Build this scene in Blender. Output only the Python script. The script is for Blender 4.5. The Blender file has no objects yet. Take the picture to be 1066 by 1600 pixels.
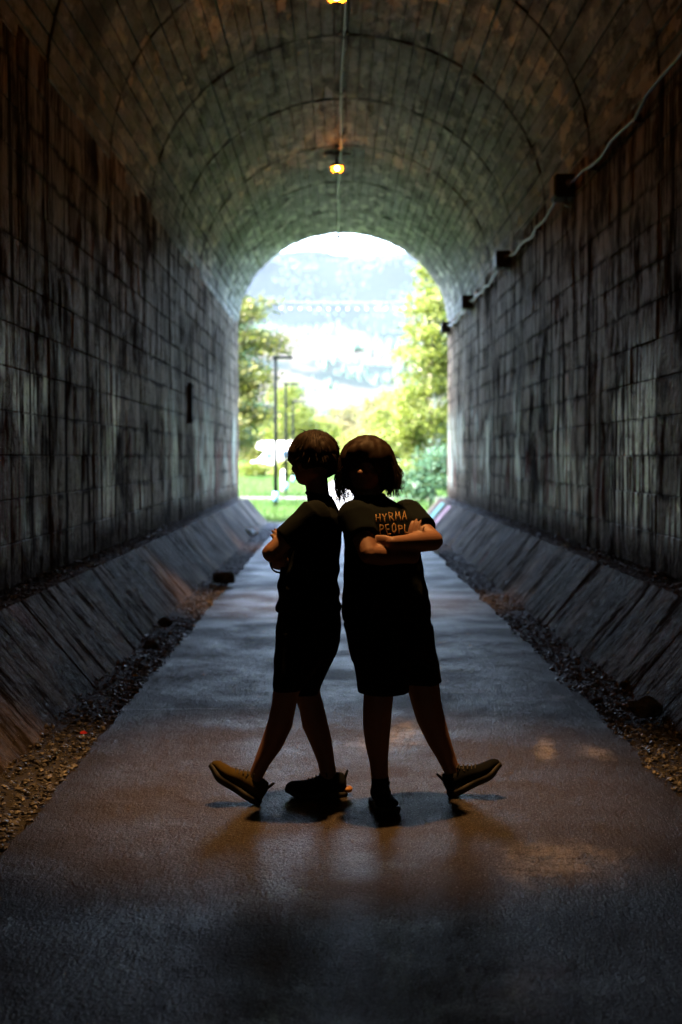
import bpy, bmesh, math, random
import numpy as np
from mathutils import Vector, Matrix, Quaternion, noise as mnoise
random.seed(7); rng = np.random.default_rng(7)
R = math.radians
sc = bpy.context.scene
C = sc.collection

# ------------------------------------------------------------------ camera, sky, sun, exposure
CAMLOC = Vector((-0.12, 0.0, 1.51)); FPX = 2222.0
cam = bpy.data.cameras.new('camera'); camo = bpy.data.objects.new('camera', cam); C.objects.link(camo)
camo.location = CAMLOC; camo.rotation_euler = (R(90 - 2.217), 0, R(-0.13))
cam.sensor_fit = 'VERTICAL'; cam.sensor_height = 36; cam.sensor_width = 24; cam.lens = 50
cam.clip_start = 0.05; cam.clip_end = 30000
cam.dof.use_dof = True; cam.dof.focus_distance = 6.15; cam.dof.aperture_fstop = 2.4
sc.camera = camo
SUN = Vector((-0.62, -0.30, 0.72)).normalized()
world = bpy.data.worlds.new('World'); sc.world = world; world.use_nodes = True
wn = world.node_tree.nodes; wl = world.node_tree.links
sky = wn.new('ShaderNodeTexSky'); sky.sky_type = 'NISHITA'; sky.sun_disc = False
sky.sun_elevation = math.asin(SUN.z); sky.sun_rotation = math.atan2(SUN.x, SUN.y)
sky.ozone_density = 0.3; sky.air_density = 0.8; sky.dust_density = 4.0; sky.altitude = 200
wl.new(sky.outputs[0], wn['Background'].inputs[0]); wn['Background'].inputs[1].default_value = 0.15
sl = bpy.data.lights.new('sun', 'SUN'); sl.energy = 2.0; sl.angle = R(0.5); sl.color = (1.0, 0.94, 0.84)
so = bpy.data.objects.new('sun', sl); C.objects.link(so); so.location = (-40, 20, 60)
so.rotation_euler = (-SUN).to_track_quat('-Z', 'Y').to_euler()
sc.view_settings.view_transform = 'Standard'; sc.view_settings.look = 'None'
sc.view_settings.gamma = 1.0; sc.view_settings.use_curve_mapping = False
sc.view_settings.exposure = 4.85
LAMP_POWER = 64.0
cy = sc.cycles
cy.max_bounces = 12; cy.diffuse_bounces = 4; cy.glossy_bounces = 4; cy.transparent_max_bounces = 12
cy.volume_bounces = 0; cy.caustics_reflective = False; cy.caustics_refractive = False
cy.sample_clamp_indirect = 6.0
cy.use_guiding = True; cy.use_surface_guiding = True; cy.use_volume_guiding = False; cy.guiding_training_samples = 128
cy.use_denoising = True; cy.denoiser = 'OPENIMAGEDENOISE'; cy.denoising_input_passes = 'RGB_ALBEDO_NORMAL'; cy.denoising_prefilter = 'ACCURATE'

CAMROT = camo.rotation_euler.to_matrix()
def P(px, py, Y):
    """real position of a point seen at photo pixel (px, py) standing Y metres down the tunnel"""
    d = CAMROT @ Vector(((px - 533) / FPX, (800 - py) / FPX, -1.0))
    return CAMLOC + d * (Y / d.y)
def G(px, py):
    d = CAMROT @ Vector(((px - 533) / FPX, (800 - py) / FPX, -1.0))
    return CAMLOC + d * (-CAMLOC.z / d.z)

# ------------------------------------------------------------------ node helper
class NT:
    def __init__(s, name):
        s.m = bpy.data.materials.new(name); s.m.use_nodes = True
        s.t = s.m.node_tree; s.n = s.t.nodes; s.l = s.t.links
        s.b = s.n['Principled BSDF']; s.out = s.n['Material Output']
        g = s.n.new('ShaderNodeNewGeometry'); s.geo = g; s.pos = g.outputs['Position']; s.isl = g.outputs['Random Per Island']
    def con(s, a, i):
        if isinstance(a, (int, float)): i.default_value = a
        elif isinstance(a, tuple): i.default_value = a if len(a) == 4 or i.type == 'VECTOR' else (*a, 1)
        else: s.l.new(a, i)
    def math(s, op, a, b=None, c=None, clamp=False):
        n = s.n.new('ShaderNodeMath'); n.operation = op; n.use_clamp = clamp
        s.con(a, n.inputs[0])
        if b is not None: s.con(b, n.inputs[1])
        if c is not None: s.con(c, n.inputs[2])
        return n.outputs[0]
    def mul(s, a, b): return s.math('MULTIPLY', a, b)
    def add(s, a, b): return s.math('ADD', a, b)
    def mix(s, f, a, b, mode='MIX'):
        n = s.n.new('ShaderNodeMix'); n.data_type = 'RGBA'; n.blend_type = mode
        s.con(f, n.inputs[0]); s.con(a, n.inputs[6]); s.con(b, n.inputs[7]); return n.outputs[2]
    def ramp(s, v, a, b, lo=0.0, hi=1.0):
        n = s.n.new('ShaderNodeMapRange'); n.clamp = True; n.interpolation_type = 'SMOOTHSTEP'
        s.con(v, n.inputs[0]); s.con(a, n.inputs[1]); s.con(b, n.inputs[2]); s.con(lo, n.inputs[3]); s.con(hi, n.inputs[4])
        return n.outputs[0]
    def scale(s, v, sx, sy, sz, off=(0, 0, 0)):
        n = s.n.new('ShaderNodeMapping'); s.l.new(v, n.inputs[0]); n.inputs['Scale'].default_value = (sx, sy, sz); n.inputs['Location'].default_value = off
        return n.outputs[0]
    def noise(s, v, sc_, det=3, rough=0.55, dist=0.0):
        n = s.n.new('ShaderNodeTexNoise'); s.l.new(v, n.inputs['Vector']); n.inputs['Scale'].default_value = sc_
        n.inputs['Detail'].default_value = det; n.inputs['Roughness'].default_value = rough; n.inputs['Distortion'].default_value = dist
        return n.outputs[0]
    def xyz(s, v):
        n = s.n.new('ShaderNodeSeparateXYZ'); s.l.new(v, n.inputs[0]); return n.outputs
    def bump(s, h, strength, dist):
        n = s.n.new('ShaderNodeBump'); n.inputs['Strength'].default_value = strength; n.inputs['Distance'].default_value = dist
        s.l.new(h, n.inputs['Height']); s.l.new(n.outputs[0], s.b.inputs['Normal'])
    def set(s, color=None, rough=None, spec=None, **k):
        if color is not None: s.con(color, s.b.inputs['Base Color'])
        if rough is not None: s.con(rough, s.b.inputs['Roughness'])
        if spec is not None: s.con(spec, s.b.inputs['Specular IOR Level'])
        for a, v in k.items(): s.con(v, s.b.inputs[a.replace('_', ' ')])
        return s.m
M = {}
def simple(name, col, rough=0.6, var=0.25, sc_=30.0, bump=0.0, metal=0.0, spec=0.5):
    t = NT(name); f = t.noise(t.pos, sc_, 4)
    c = t.mix(f, tuple(x * (1 - var) for x in col), tuple(min(1, x * (1 + var)) for x in col))
    t.set(c, t.ramp(f, 0.2, 0.8, rough * 0.85, min(1, rough * 1.15)), spec, Metallic=metal)
    if bump: t.bump(t.noise(t.pos, sc_ * 2, 4), 0.6, bump)
    M[name] = t.m; return t.m

# concrete of the side walls: board-formed, sooty at the joints, streaked by water, old paint smears
def wall_mat():
    t = NT('wall_concrete'); p = t.pos; x, y, z = t.xyz(p)
    st = t.noise(t.scale(p, 4.2, 4.2, 1.3), 1.0, 6, 0.72)
    st2 = t.noise(t.scale(p, 22, 22, 0.9), 1.0, 4, 0.6)
    bl = t.noise(p, 1.0, 4, 0.65); fn = t.noise(p, 14, 5, 0.65)
    base = t.mix(t.ramp(st, 0.36, 0.62), (0.06, 0.043, 0.029), (0.56, 0.40, 0.265))
    base = t.mix(t.ramp(t.isl, 0, 1, 0.0, 0.4), base, (0.13, 0.10, 0.078))
    base = t.mix(t.ramp(st2, 0.42, 0.70, 0.0, 0.55), base, (0.47, 0.39, 0.29))
    # soot along the form joints
    wob = t.add(t.mul(t.noise(p, 2.2, 3), 0.16), -0.08)
    fz = t.math('PINGPONG', t.add(t.add(z, wob), -0.62 + 0.0), 0.15)
    fz = t.math('ABSOLUTE', fz)
    jz = t.mul(t.ramp(fz, 0.0, 0.055, 1, 0), t.ramp(t.noise(p, 1.1, 3), 0.36, 0.56))
    fy = t.math('PINGPONG', t.add(y, 301.0), 1.5)
    jy = t.mul(t.ramp(fy, 0.0, 0.10, 1, 0), t.ramp(t.noise(t.scale(p, 1, 1, .3), 1.3, 3), 0.36, 0.54))
    dark = t.math('MAXIMUM', t.mul(jz, 0.75), t.mul(jy, 0.85))
    dark = t.math('MAXIMUM', dark, t.mul(t.ramp(t.add(bl, t.mul(t.add(st2, -0.5), 0.5)), 0.49, 0.66), 0.9))
    vs = t.noise(t.scale(p, 5, 5, 0.28, (7, 2, 1)), 1.0, 5, 0.68)
    dark = t.math('MAXIMUM', dark, t.mul(t.ramp(vs, 0.51, 0.60), 0.9))
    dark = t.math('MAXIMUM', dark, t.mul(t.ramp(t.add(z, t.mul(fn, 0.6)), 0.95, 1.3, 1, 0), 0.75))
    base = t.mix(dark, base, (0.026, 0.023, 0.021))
    # pale lime runs and old scrubbed paint at hand height
    band = t.mul(t.ramp(z, 0.75, 1.05), t.ramp(z, 1.9, 2.7, 1, 0))
    pat = t.ramp(t.noise(t.scale(p, 1, 0.7, 0.6, (3, 7, 0)), 1.0, 3), 0.50, 0.58)
    run = t.ramp(t.noise(t.scale(p, 9, 9, 0.8, (5, 1, 2)), 1.0, 4, 0.6), 0.46, 0.56)
    pale = t.mul(t.mul(band, pat), run)
    base = t.mix(t.mul(pale, 0.95), base, t.mix(t.noise(p, 0.8, 1), (0.78, 0.80, 0.52), (0.70, 0.82, 0.72)))
    redp = t.mul(t.mul(t.ramp(z, 0.7, 1.0), t.ramp(z, 1.5, 2.0, 1, 0)), t.mul(t.ramp(t.noise(t.scale(p, 1, 0.9, 0.5, (11, 3, 0)), 1.0, 2), 0.56, 0.62), t.ramp(st2, 0.35, 0.6)))
    base = t.mix(t.mul(redp, 0.7), base, (0.30, 0.08, 0.06))
    rg = t.math('MAXIMUM', t.ramp(fn, 0.25, 0.75, 0.48, 0.75), dark); rg = t.math('SUBTRACT', rg, t.mul(pale, 0.25))
    t.set(base, rg, t.math('MAXIMUM', t.mul(pale, 1.0), t.mul(t.math('SUBTRACT', 1.0, dark, clamp=True), t.ramp(st, 0.42, 0.60, 0.0, 0.20))), Specular_Tint=(1.0, 0.80, 0.60, 1))
    t.bump(t.add(t.mul(fn, 0.6), t.add(st, t.mul(st2, .35))), 1.0, 0.10)
    M['wall'] = t.m
wall_mat()
def vault_mat():
    t = NT('vault_concrete'); p = t.pos; x, y, z = t.xyz(p)
    st = t.noise(t.scale(p, 6, 1.2, 6), 1.0, 6, 0.7); fn = t.noise(p, 11, 5, 0.65)
    bl = t.noise(p, 0.45, 4, 0.6)
    base = t.mix(t.ramp(st, 0.36, 0.63), (0.05, 0.052, 0.056), (0.45, 0.455, 0.46))
    base = t.mix(t.ramp(t.isl, 0.1, 0.9, 0.0, 0.85), base, (0.06, 0.063, 0.062))
    hi = t.mul(t.ramp(t.noise(t.scale(p, 5, 1.6, 5, (4, 4, 4)), 1.0, 3), 0.53, 0.62), 0.85)
    base = t.mix(hi, base, (0.58, 0.57, 0.52))
    alg = t.mul(t.ramp(t.noise(p, 0.7, 3), 0.45, 0.6), t.ramp(x, -1.9, -0.8, 0.6, 0.0))
    base = t.mix(alg, base, (0.12, 0.13, 0.085), 'MIX')
    fy = t.math('PINGPONG', t.add(y, -2.0 + 30.0), 1.5)
    joint = t.mul(t.ramp(t.add(t.math('ABSOLUTE', fy), t.mul(fn, 0.1)), 0.05, 0.17, 1, 0), 0.9)
    dark = t.math('MAXIMUM', joint, t.mul(t.ramp(t.add(bl, t.mul(t.add(st, -0.5), 0.7)), 0.50, 0.70), 0.75))
    base = t.mix(dark, base, (0.028, 0.029, 0.029))
    t.set(base, t.math('MAXIMUM', t.ramp(fn, 0.25, 0.75, 0.5, 0.8), dark), t.mul(t.math('SUBTRACT', 1.0, dark, clamp=True), t.ramp(st, 0.38, 0.58, 0.05, 0.8))); t.bump(t.add(t.mul(fn, .6), st), 1.0, 0.04)
    M['vault'] = t.m
vault_mat()
def curb_mat():
    t = NT('curb_concrete'); p = t.pos; x, y, z = t.xyz(p)
    st = t.noise(t.scale(p, 1.6, 7, 1.6), 1.0, 6, 0.74); fn = t.noise(p, 20, 5, 0.6); bl = t.noise(p, 1.1, 3)
    base = t.mix(t.ramp(st, 0.38, 0.62), (0.026, 0.020, 0.015), (0.42, 0.325, 0.235))
    base = t.mix(t.ramp(t.isl, 0, 1, 0.0, 0.55), base, (0.12, 0.108, 0.095))
    base = t.mix(t.mul(t.ramp(t.add(bl, t.mul(t.add(st, -0.5), 0.9)), 0.42, 0.62), 0.85), base, (0.022, 0.020, 0.019))
    red = t.mul(t.ramp(t.noise(t.scale(p, 1, 0.8, 1, (2, 9, 3)), 0.9, 2), 0.63, 0.68), t.ramp(st, 0.38, 0.55))
    base = t.mix(t.mul(red, 0.6), base, (0.30, 0.10, 0.08))
    sp = t.ramp(t.noise(p, 70, 2), 0.70, 0.74)
    base = t.mix(t.mul(sp, 0.7), base, (0.5, 0.5, 0.48))
    t.set(base, t.ramp(fn, 0.25, 0.75, 0.6, 0.9), t.ramp(st, 0.42, 0.60, 0.0, 0.2), Specular_Tint=(1.0, 0.88, 0.76, 1)); t.bump(t.add(t.mul(fn, 0.5), st), 1.0, 0.06)
    M['curb'] = t.m
curb_mat()
def asphalt_mat():
    t = NT('asphalt'); p = t.pos; x, y, z = t.xyz(p)
    g1 = t.noise(p, 150, 2, 0.6); g2 = t.noise(p, 60, 4, 0.75); bl = t.noise(p, 1.6, 4, 0.6); tr = t.noise(t.scale(p, 6, 0.5, 1), 1.0, 3)
    base = t.mix(t.ramp(g2, 0.3, 0.7), (0.014, 0.012, 0.011), (0.066, 0.056, 0.051))
    base = t.mix(t.ramp(g1, 0.60, 0.70, 0, 0.8), base, (0.26, 0.24, 0.23))
    base = t.mix(t.ramp(bl, 0.4, 0.7, 0, 0.5), base, (0.055, 0.047, 0.04))
    # darker towards the path margins
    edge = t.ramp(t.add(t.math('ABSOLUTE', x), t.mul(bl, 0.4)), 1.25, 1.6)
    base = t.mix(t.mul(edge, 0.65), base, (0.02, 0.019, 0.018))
    # pale irregular patches
    marks = [((853, 1168), .42, .06, 8), ((928, 1176), .22, .10, -5), ((838, 1092), .30, .16, 60), ((706, 1050), .35, .05, -50),
             ((722, 1080), .25, .14, 70), ((885, 1352), .40, .30, 30), ((832, 1535), .30, .16, 10), ((530, 1088), .35, .28, 0),
             ((300, 1108), .45, .025, 88), ((620, 1150), .6, .25, 15), ((700, 1075), .3, .08, 40)]
    tot = None; warp = t.mul(t.add(t.noise(t.scale(p, 5, 1.6, 1), 1.0, 4, 0.7), -0.5), 2.4)
    for (q, ln, wd, a) in marks:
        c = G(*q); ca, sa = math.cos(R(a)), math.sin(R(a))
        dx = t.add(x, -c.x); dy = t.add(y, -c.y)
        u = t.mul(t.add(t.mul(dx, sa), t.mul(dy, ca)), 1 / ln)
        v = t.mul(t.add(t.mul(dx, ca), t.mul(dy, -sa)), 1 / wd)
        d = t.math('SQRT', t.add(t.mul(u, u), t.mul(v, v)))
        k = t.ramp(t.add(d, t.add(t.mul(t.add(g2, -0.5), 0.5), warp)), 0.1, 1.1, 1, 0)
        tot = k if tot is None else t.math('MAXIMUM', tot, k)
    tot = t.mul(tot, t.ramp(t.add(t.mul(t.noise(p, 9, 4, 0.7), 0.6), t.mul(g1, 0.4)), 0.38, 0.6))
    base = t.mix(t.mul(tot, 0.7), base, (0.40, 0.40, 0.43))
    rough = t.ramp(t.add(bl, t.mul(t.add(g2, -0.5), 0.4)), 0.3, 0.7, 0.38, 0.62)
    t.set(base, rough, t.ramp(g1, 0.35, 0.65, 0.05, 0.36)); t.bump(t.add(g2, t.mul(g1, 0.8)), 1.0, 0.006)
    M['asphalt'] = t.m
asphalt_mat()
simple('recess_dark', (0.02, 0.019, 0.018), 0.9, 0.4, 6)  # dark colour of the plate that stands in for recess shade
simple('dirt', (0.045, 0.044, 0.043), 0.9, 0.5, 9, 0.02)
def rock_mat(name, c0, c1, rough=0.7):
    t = NT(name); f = t.noise(t.pos, 40, 4)
    c = t.mix(t.isl, c0, c1); c = t.mix(t.ramp(f, 0.3, 0.7, 0, 0.5), c, tuple(v * 0.4 for v in c0))
    t.set(c, rough, 0.5 if rough > .6 else 0.7); t.bump(f, 0.5, 0.006); M[name] = t.m
rock_mat('gravel', (0.06, 0.06, 0.062), (0.32, 0.32, 0.335), 0.45)
rock_mat('stone', (0.05, 0.047, 0.045), (0.10, 0.095, 0.09), 0.85)
simple('steel_dark', (0.03, 0.027, 0.025), 0.5, 0.4, 25, 0.001, 0.6)
simple('steel_galv', (0.26, 0.27, 0.28), 0.5, 0.3, 18, 0.0, 0.7)
simple('rust', (0.10, 0.035, 0.02), 0.8, 0.4, 30, 0.002)
simple('post_paint', (0.004, 0.006, 0.007), 0.8, 0.3, 20, spec=0.03)
simple('post_collar', (0.10, 0.22, 0.35), 0.5, 0.3, 20)
simple('bulb_white', (0.4, 0.4, 0.39), 0.2, 0.05, 5)
simple('white_paint', (0.78, 0.78, 0.76), 0.35, 0.05, 3)
simple('rubber', (0.02, 0.02, 0.02), 0.8, 0.2, 20)
simple('window_glass', (0.05, 0.09, 0.13), 0.08, 0.2, 3)
simple('skin', (0.26, 0.14, 0.095), 0.55, 0.12, 40, 0.0006)
simple('skin_b', (0.25, 0.13, 0.09), 0.55, 0.12, 40, 0.0006)
simple('eye_white', (0.35, 0.33, 0.32), 0.2, 0.05, 20)
simple('iris', (0.05, 0.03, 0.02), 0.15, 0.2, 50)
simple('lip', (0.33, 0.13, 0.11), 0.45, 0.1, 60)
def cloth(name, col):
    t = NT(name); w = t.noise(t.scale(t.pos, 1, 1, 1), 420, 2); f = t.noise(t.pos, 9, 3)
    c = t.mix(f, tuple(v * 0.75 for v in col), tuple(v * 1.25 for v in col))
    t.set(c, 0.95, 0.1); t.bump(w, 0.35, 0.0012); M[name] = t.m
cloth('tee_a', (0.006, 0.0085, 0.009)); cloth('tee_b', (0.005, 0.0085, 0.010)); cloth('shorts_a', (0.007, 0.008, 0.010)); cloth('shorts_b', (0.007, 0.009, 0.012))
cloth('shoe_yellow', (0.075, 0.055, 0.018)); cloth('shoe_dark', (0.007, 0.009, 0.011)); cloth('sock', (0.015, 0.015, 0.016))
simple('sole_dark', (0.015, 0.015, 0.016), 0.7, 0.2, 30); simple('sole_amber', (0.42, 0.20, 0.06), 0.5, 0.15, 30)
simple('lace', (0.03, 0.03, 0.028), 0.8, 0.2, 60); simple('print_ink', (0.40, 0.24, 0.09), 0.7, 0.25, 120)
simple('band', (0.01, 0.012, 0.016), 0.4, 0.2, 60)
t = NT('hair'); f = t.noise(t.pos, 90, 3)
t.set(t.mix(t.isl, (0.010, 0.007, 0.006), (0.030, 0.016, 0.010)), 0.6, 0.15); M['hair'] = t.m
simple('plastic_bag', (0.55, 0.72, 0.78), 0.35, 0.1, 12); simple('leaf_yellow', (0.45, 0.28, 0.03), 0.6, 0.2, 40); simple('scrap_red', (0.45, 0.02, 0.03), 0.5, 0.2, 40)
# lamps
t = NT('bulb_glow'); t.set((0, 0, 0), 0.5); t.con((1.0, 0.47, 0.12, 1), t.b.inputs['Emission Color']); t.b.inputs['Emission Strength'].default_value = 20.0; M['bulb_glow'] = t.m
t = NT('amber_glass'); tr = t.n.new('ShaderNodeBsdfTransparent'); tr.inputs[0].default_value = (1.0, 0.62, 0.22, 1)
tl = t.n.new('ShaderNodeBsdfTranslucent'); tl.inputs[0].default_value = (0.9, 0.36, 0.04, 1)
mx = t.n.new('ShaderNodeMixShader'); mx.inputs[0].default_value = 0.3; t.l.new(tr.outputs[0], mx.inputs[1]); t.l.new(tl.outputs[0], mx.inputs[2])
t.l.new(mx.outputs[0], t.out.inputs['Surface']); M['amber_glass'] = t.m
# foliage
def leaf_mat(name, c0, c1, transl=0.35):
    t = NT(name); col = t.mix(t.isl, c0, c1); t.set(col, 0.55, 0.3)
    tl = t.n.new('ShaderNodeBsdfTranslucent'); t.l.new(t.mix(0.5, col, (0.18, 0.24, 0.03), 'MIX'), tl.inputs[0])
    mx = t.n.new('ShaderNodeMixShader'); mx.inputs[0].default_value = transl
    t.l.new(t.b.outputs[0], mx.inputs[1]); t.l.new(tl.outputs[0], mx.inputs[2]); t.l.new(mx.outputs[0], t.out.inputs['Surface']); M[name] = t.m
leaf_mat('leaf_lime', (0.055, 0.085, 0.012), (0.115, 0.135, 0.022))
leaf_mat('leaf_olive', (0.035, 0.055, 0.014), (0.095, 0.09, 0.02))
leaf_mat('leaf_dark', (0.012, 0.045, 0.03), (0.03, 0.085, 0.045), 0.2)
leaf_mat('leaf_pale', (0.09, 0.095, 0.04), (0.15, 0.125, 0.07))
leaf_mat('needle', (0.02, 0.05, 0.035), (0.04, 0.08, 0.05), 0.1)
leaf_mat('grass_blade', (0.018, 0.06, 0.012), (0.04, 0.095, 0.02), 0.3)
simple('bark', (0.10, 0.075, 0.055), 0.9, 0.4, 20, 0.01); simple('bark_pale', (0.55, 0.50, 0.42), 0.8, 0.3, 15)
def ground_mat():
    t = NT('grass_ground'); f = t.noise(t.pos, 0.35, 4); g = t.noise(t.pos, 6, 4)
    c = t.mix(t.ramp(f, 0.35, 0.65), (0.018, 0.055, 0.013), (0.035, 0.068, 0.02)); c = t.mix(t.ramp(g, 0.5, 0.8, 0, 0.6), c, (0.018, 0.045, 0.014))
    t.set(c, 1.0, 0.0); t.bump(g, 0.8, 0.05); M['grass'] = t.m
ground_mat()
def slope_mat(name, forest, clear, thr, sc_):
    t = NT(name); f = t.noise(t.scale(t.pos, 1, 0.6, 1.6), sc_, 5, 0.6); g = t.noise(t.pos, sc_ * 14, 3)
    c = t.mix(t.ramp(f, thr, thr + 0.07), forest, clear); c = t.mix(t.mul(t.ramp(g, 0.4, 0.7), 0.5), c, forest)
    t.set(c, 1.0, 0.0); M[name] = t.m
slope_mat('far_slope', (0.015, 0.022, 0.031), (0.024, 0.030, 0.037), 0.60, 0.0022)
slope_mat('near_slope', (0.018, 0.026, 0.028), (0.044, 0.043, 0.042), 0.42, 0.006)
simple('gravel_path', (0.075, 0.072, 0.07), 0.9, 0.25, 20, 0.01)

# ------------------------------------------------------------------ mesh helpers
def link(o, parent=None, base=None):
    C.objects.link(o)
    if parent is not None:
        o.parent = parent
        if base is not None: o.matrix_parent_inverse = Matrix.Translation(-Vector(base))
    return o
def mk(name, verts, faces, mat, parent=None, base=None, smooth=False):
    me = bpy.data.meshes.new(name); me.from_pydata([tuple(v) for v in verts], [], [tuple(f) for f in faces]); me.update()
    if smooth: me.shade_smooth()
    me.materials.append(mat if not isinstance(mat, str) else M[mat])
    return link(bpy.data.objects.new(name, me), parent, base)
def bmo(name, bm, mat, parent=None, base=None, smooth=False):
    bmesh.ops.recalc_face_normals(bm, faces=bm.faces[:])
    me = bpy.data.meshes.new(name); bm.to_mesh(me); bm.free()
    if smooth: me.shade_smooth()
    me.materials.append(M[mat] if isinstance(mat, str) else mat)
    return link(bpy.data.objects.new(name, me), parent, base)
def empty(name, loc=(0, 0, 0), rz=0):
    o = bpy.data.objects.new(name, None); o.location = loc; o.rotation_euler = (0, 0, rz); o.empty_display_size = 0.1
    C.objects.link(o); return o
def tag(o, label=None, cat=None, group=None, kind=None):
    if label: o['label'] = label
    if cat: o['category'] = cat
    if group: o['group'] = group
    if kind: o['kind'] = kind
    return o
def copy_tree(o, parent=None):
    c = o.copy(); C.objects.link(c)
    if parent is not None: c.parent = parent; c.matrix_parent_inverse = o.matrix_parent_inverse.copy()
    for ch in list(o.children): copy_tree(ch, c)
    return c
def box(bm, c, s, rot=None):
    m = Matrix.Translation(c) @ (rot.to_4x4() if rot else Matrix.Identity(4)) @ Matrix.Diagonal((*s, 1))
    return bmesh.ops.create_cube(bm, size=1, matrix=m)['verts']
def bevel(bm, w, seg=2):
    bmesh.ops.bevel(bm, geom=bm.edges[:], offset=w, segments=seg, affect='EDGES', profile=0.6)
def tube(bm, pts, rad, n=10, ref=None, caps=True, round_end=False):
    pts = [Vector(p) for p in pts]
    rad = [(r, r) if isinstance(r, (int, float)) else r for r in (rad if isinstance(rad, (list, tuple)) else [rad] * len(pts))]
    if round_end:
        t0 = (pts[0] - pts[1]).normalized(); t1 = (pts[-1] - pts[-2]).normalized(); a, b = rad[0], rad[-1]
        ma, mb = min(a), min(b)
        pts = [pts[0] + t0 * ma * .9, pts[0] + t0 * ma * .6] + pts + [pts[-1] + t1 * mb * .6, pts[-1] + t1 * mb * .9]
        rad = [(a[0] * .35, a[1] * .35), (a[0] * .8, a[1] * .8)] + rad + [(b[0] * .8, b[1] * .8), (b[0] * .35, b[1] * .35)]
    tg = [((pts[min(i + 1, len(pts) - 1)] - pts[max(i - 1, 0)]).normalized()) for i in range(len(pts))]
    r0 = Vector(ref) if ref is not None else (Vector((0, 0, 1)) if abs(tg[0].z) < 0.9 else Vector((0, 1, 0)))
    rings = []; u = None
    for p, tt, (ra, rb) in zip(pts, tg, rad):
        u = r0 if (u is None or ref is not None) else u
        u = (u - tt * u.dot(tt)); u = u.normalized() if u.length > 1e-6 else tt.orthogonal().normalized()
        v = tt.cross(u)
        rings.append([bm.verts.new(p + u * ra * math.cos(a) + v * rb * math.sin(a)) for a in (2 * math.pi * k / n for k in range(n))])
    for a, b in zip(rings, rings[1:]):
        for k in range(n): bm.faces.new((a[k], a[(k + 1) % n], b[(k + 1) % n], b[k]))
    if caps: bm.faces.new(rings[0][::-1]); bm.faces.new(rings[-1])
def loft(bm, secs, n=28, p=2.0):
    """horizontal sections (x, y, z, a, b, yaw)"""
    rings = []
    for (x, y, z, a, b, yaw) in secs:
        c, s = math.cos(yaw), math.sin(yaw); ring = []
        for k in range(n):
            th = 2 * math.pi * k / n; ct, st = math.cos(th), math.sin(th)
            q = (abs(ct) ** p + abs(st) ** p) ** (-1 / p)
            lx, ly = a * q * ct, b * q * st
            ring.append(bm.verts.new((x + lx * c - ly * s, y + lx * s + ly * c, z)))
        rings.append(ring)
    for a, b in zip(rings, rings[1:]):
        for k in range(n): bm.faces.new((a[k], a[(k + 1) % n], b[(k + 1) % n], b[k]))
    bm.faces.new(rings[0][::-1]); bm.faces.new(rings[-1])
def ball(bm, c, r, rot=None, seg=20):
    m = Matrix.Translation(c) @ (rot.to_4x4() if rot else Matrix.Identity(4)) @ Matrix.Diagonal((*(r if not isinstance(r, (int, float)) else (r, r, r)), 1))
    bmesh.ops.create_uvsphere(bm, u_segments=seg, v_segments=max(6, seg // 2), radius=1, matrix=m)
def remesh(bm, voxel, smooth=4, factor=0.5):
    me = bpy.data.meshes.new('tmp'); bmesh.ops.recalc_face_normals(bm, faces=bm.faces[:]); bm.to_mesh(me); bm.free()
    o = bpy.data.objects.new('tmp', me); C.objects.link(o)
    m = o.modifiers.new('r', 'REMESH'); m.mode = 'VOXEL'; m.voxel_size = voxel; m.adaptivity = 0
    if smooth: s = o.modifiers.new('s', 'SMOOTH'); s.iterations = smooth; s.factor = factor
    dg = bpy.context.evaluated_depsgraph_get(); dg.update()
    out = bpy.data.meshes.new_from_object(o.evaluated_get(dg))
    bpy.data.objects.remove(o); bpy.data.meshes.remove(me)
    out.shade_smooth(); return out
def mesh_part(name, me, mat, parent, base):
    me.name = name; me.materials.clear(); me.materials.append(M[mat] if isinstance(mat, str) else mat)
    return link(bpy.data.objects.new(name, me), parent, base)
def displace(me, fn):
    n = len(me.vertices); co = np.empty(n * 3, 'f'); no = np.empty(n * 3, 'f')
    me.vertices.foreach_get('co', co); me.vertices.foreach_get('normal', no); co = co.reshape(-1, 3); no = no.reshape(-1, 3)
    d = np.array([fn(Vector(c)) for c in co], 'f'); co = co + no * d[:, None]
    me.vertices.foreach_set('co', co.ravel()); me.update()

# ------------------------------------------------------------------ tunnel
HW, SPR, CROWN = 2.35, 4.40, 6.50
Y0, Y1 = -130.0, 32.0
arc = [(HW * math.cos(a), SPR + (CROWN - SPR) * math.sin(a)) for a in np.linspace(0, math.pi, 4001)]
cum = np.concatenate([[0], np.cumsum([math.dist(a, b) for a, b in zip(arc, arc[1:])])])
def arc_at(s):
    i = min(int(np.searchsorted(cum, s)), 4000); i = max(i, 1)
    (x0, z0), (x1, z1) = arc[i - 1], arc[i]; k = (s - cum[i - 1]) / (cum[i] - cum[i - 1])
    return x0 + (x1 - x0) * k, z0 + (z1 - z0) * k, math.atan2(z1 - z0, x1 - x0)
def chamfer_panel(ly, lz, th, ch=0.008):
    """panel centred at the origin, face towards -x, back at +x"""
    v = []
    for (x, dy, dz) in ((th, 0, 0), (ch, 0, 0), (0, ch, ch)):
        for sy, sz in ((-1, -1), (1, -1), (1, 1), (-1, 1)):
            v.append((x, sy * (ly / 2 - dy), sz * (lz / 2 - dz)))
    f = [(8, 9, 10, 11)]
    for r in (0, 4):
        for k in range(4): f.append((r + k, r + (k + 1) % 4, r + 4 + (k + 1) % 4, r + 4 + k))
    return v, [tuple(reversed(q)) for q in f]
ROW = 0.30; NROW = 13; ZB = 0.62
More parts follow.
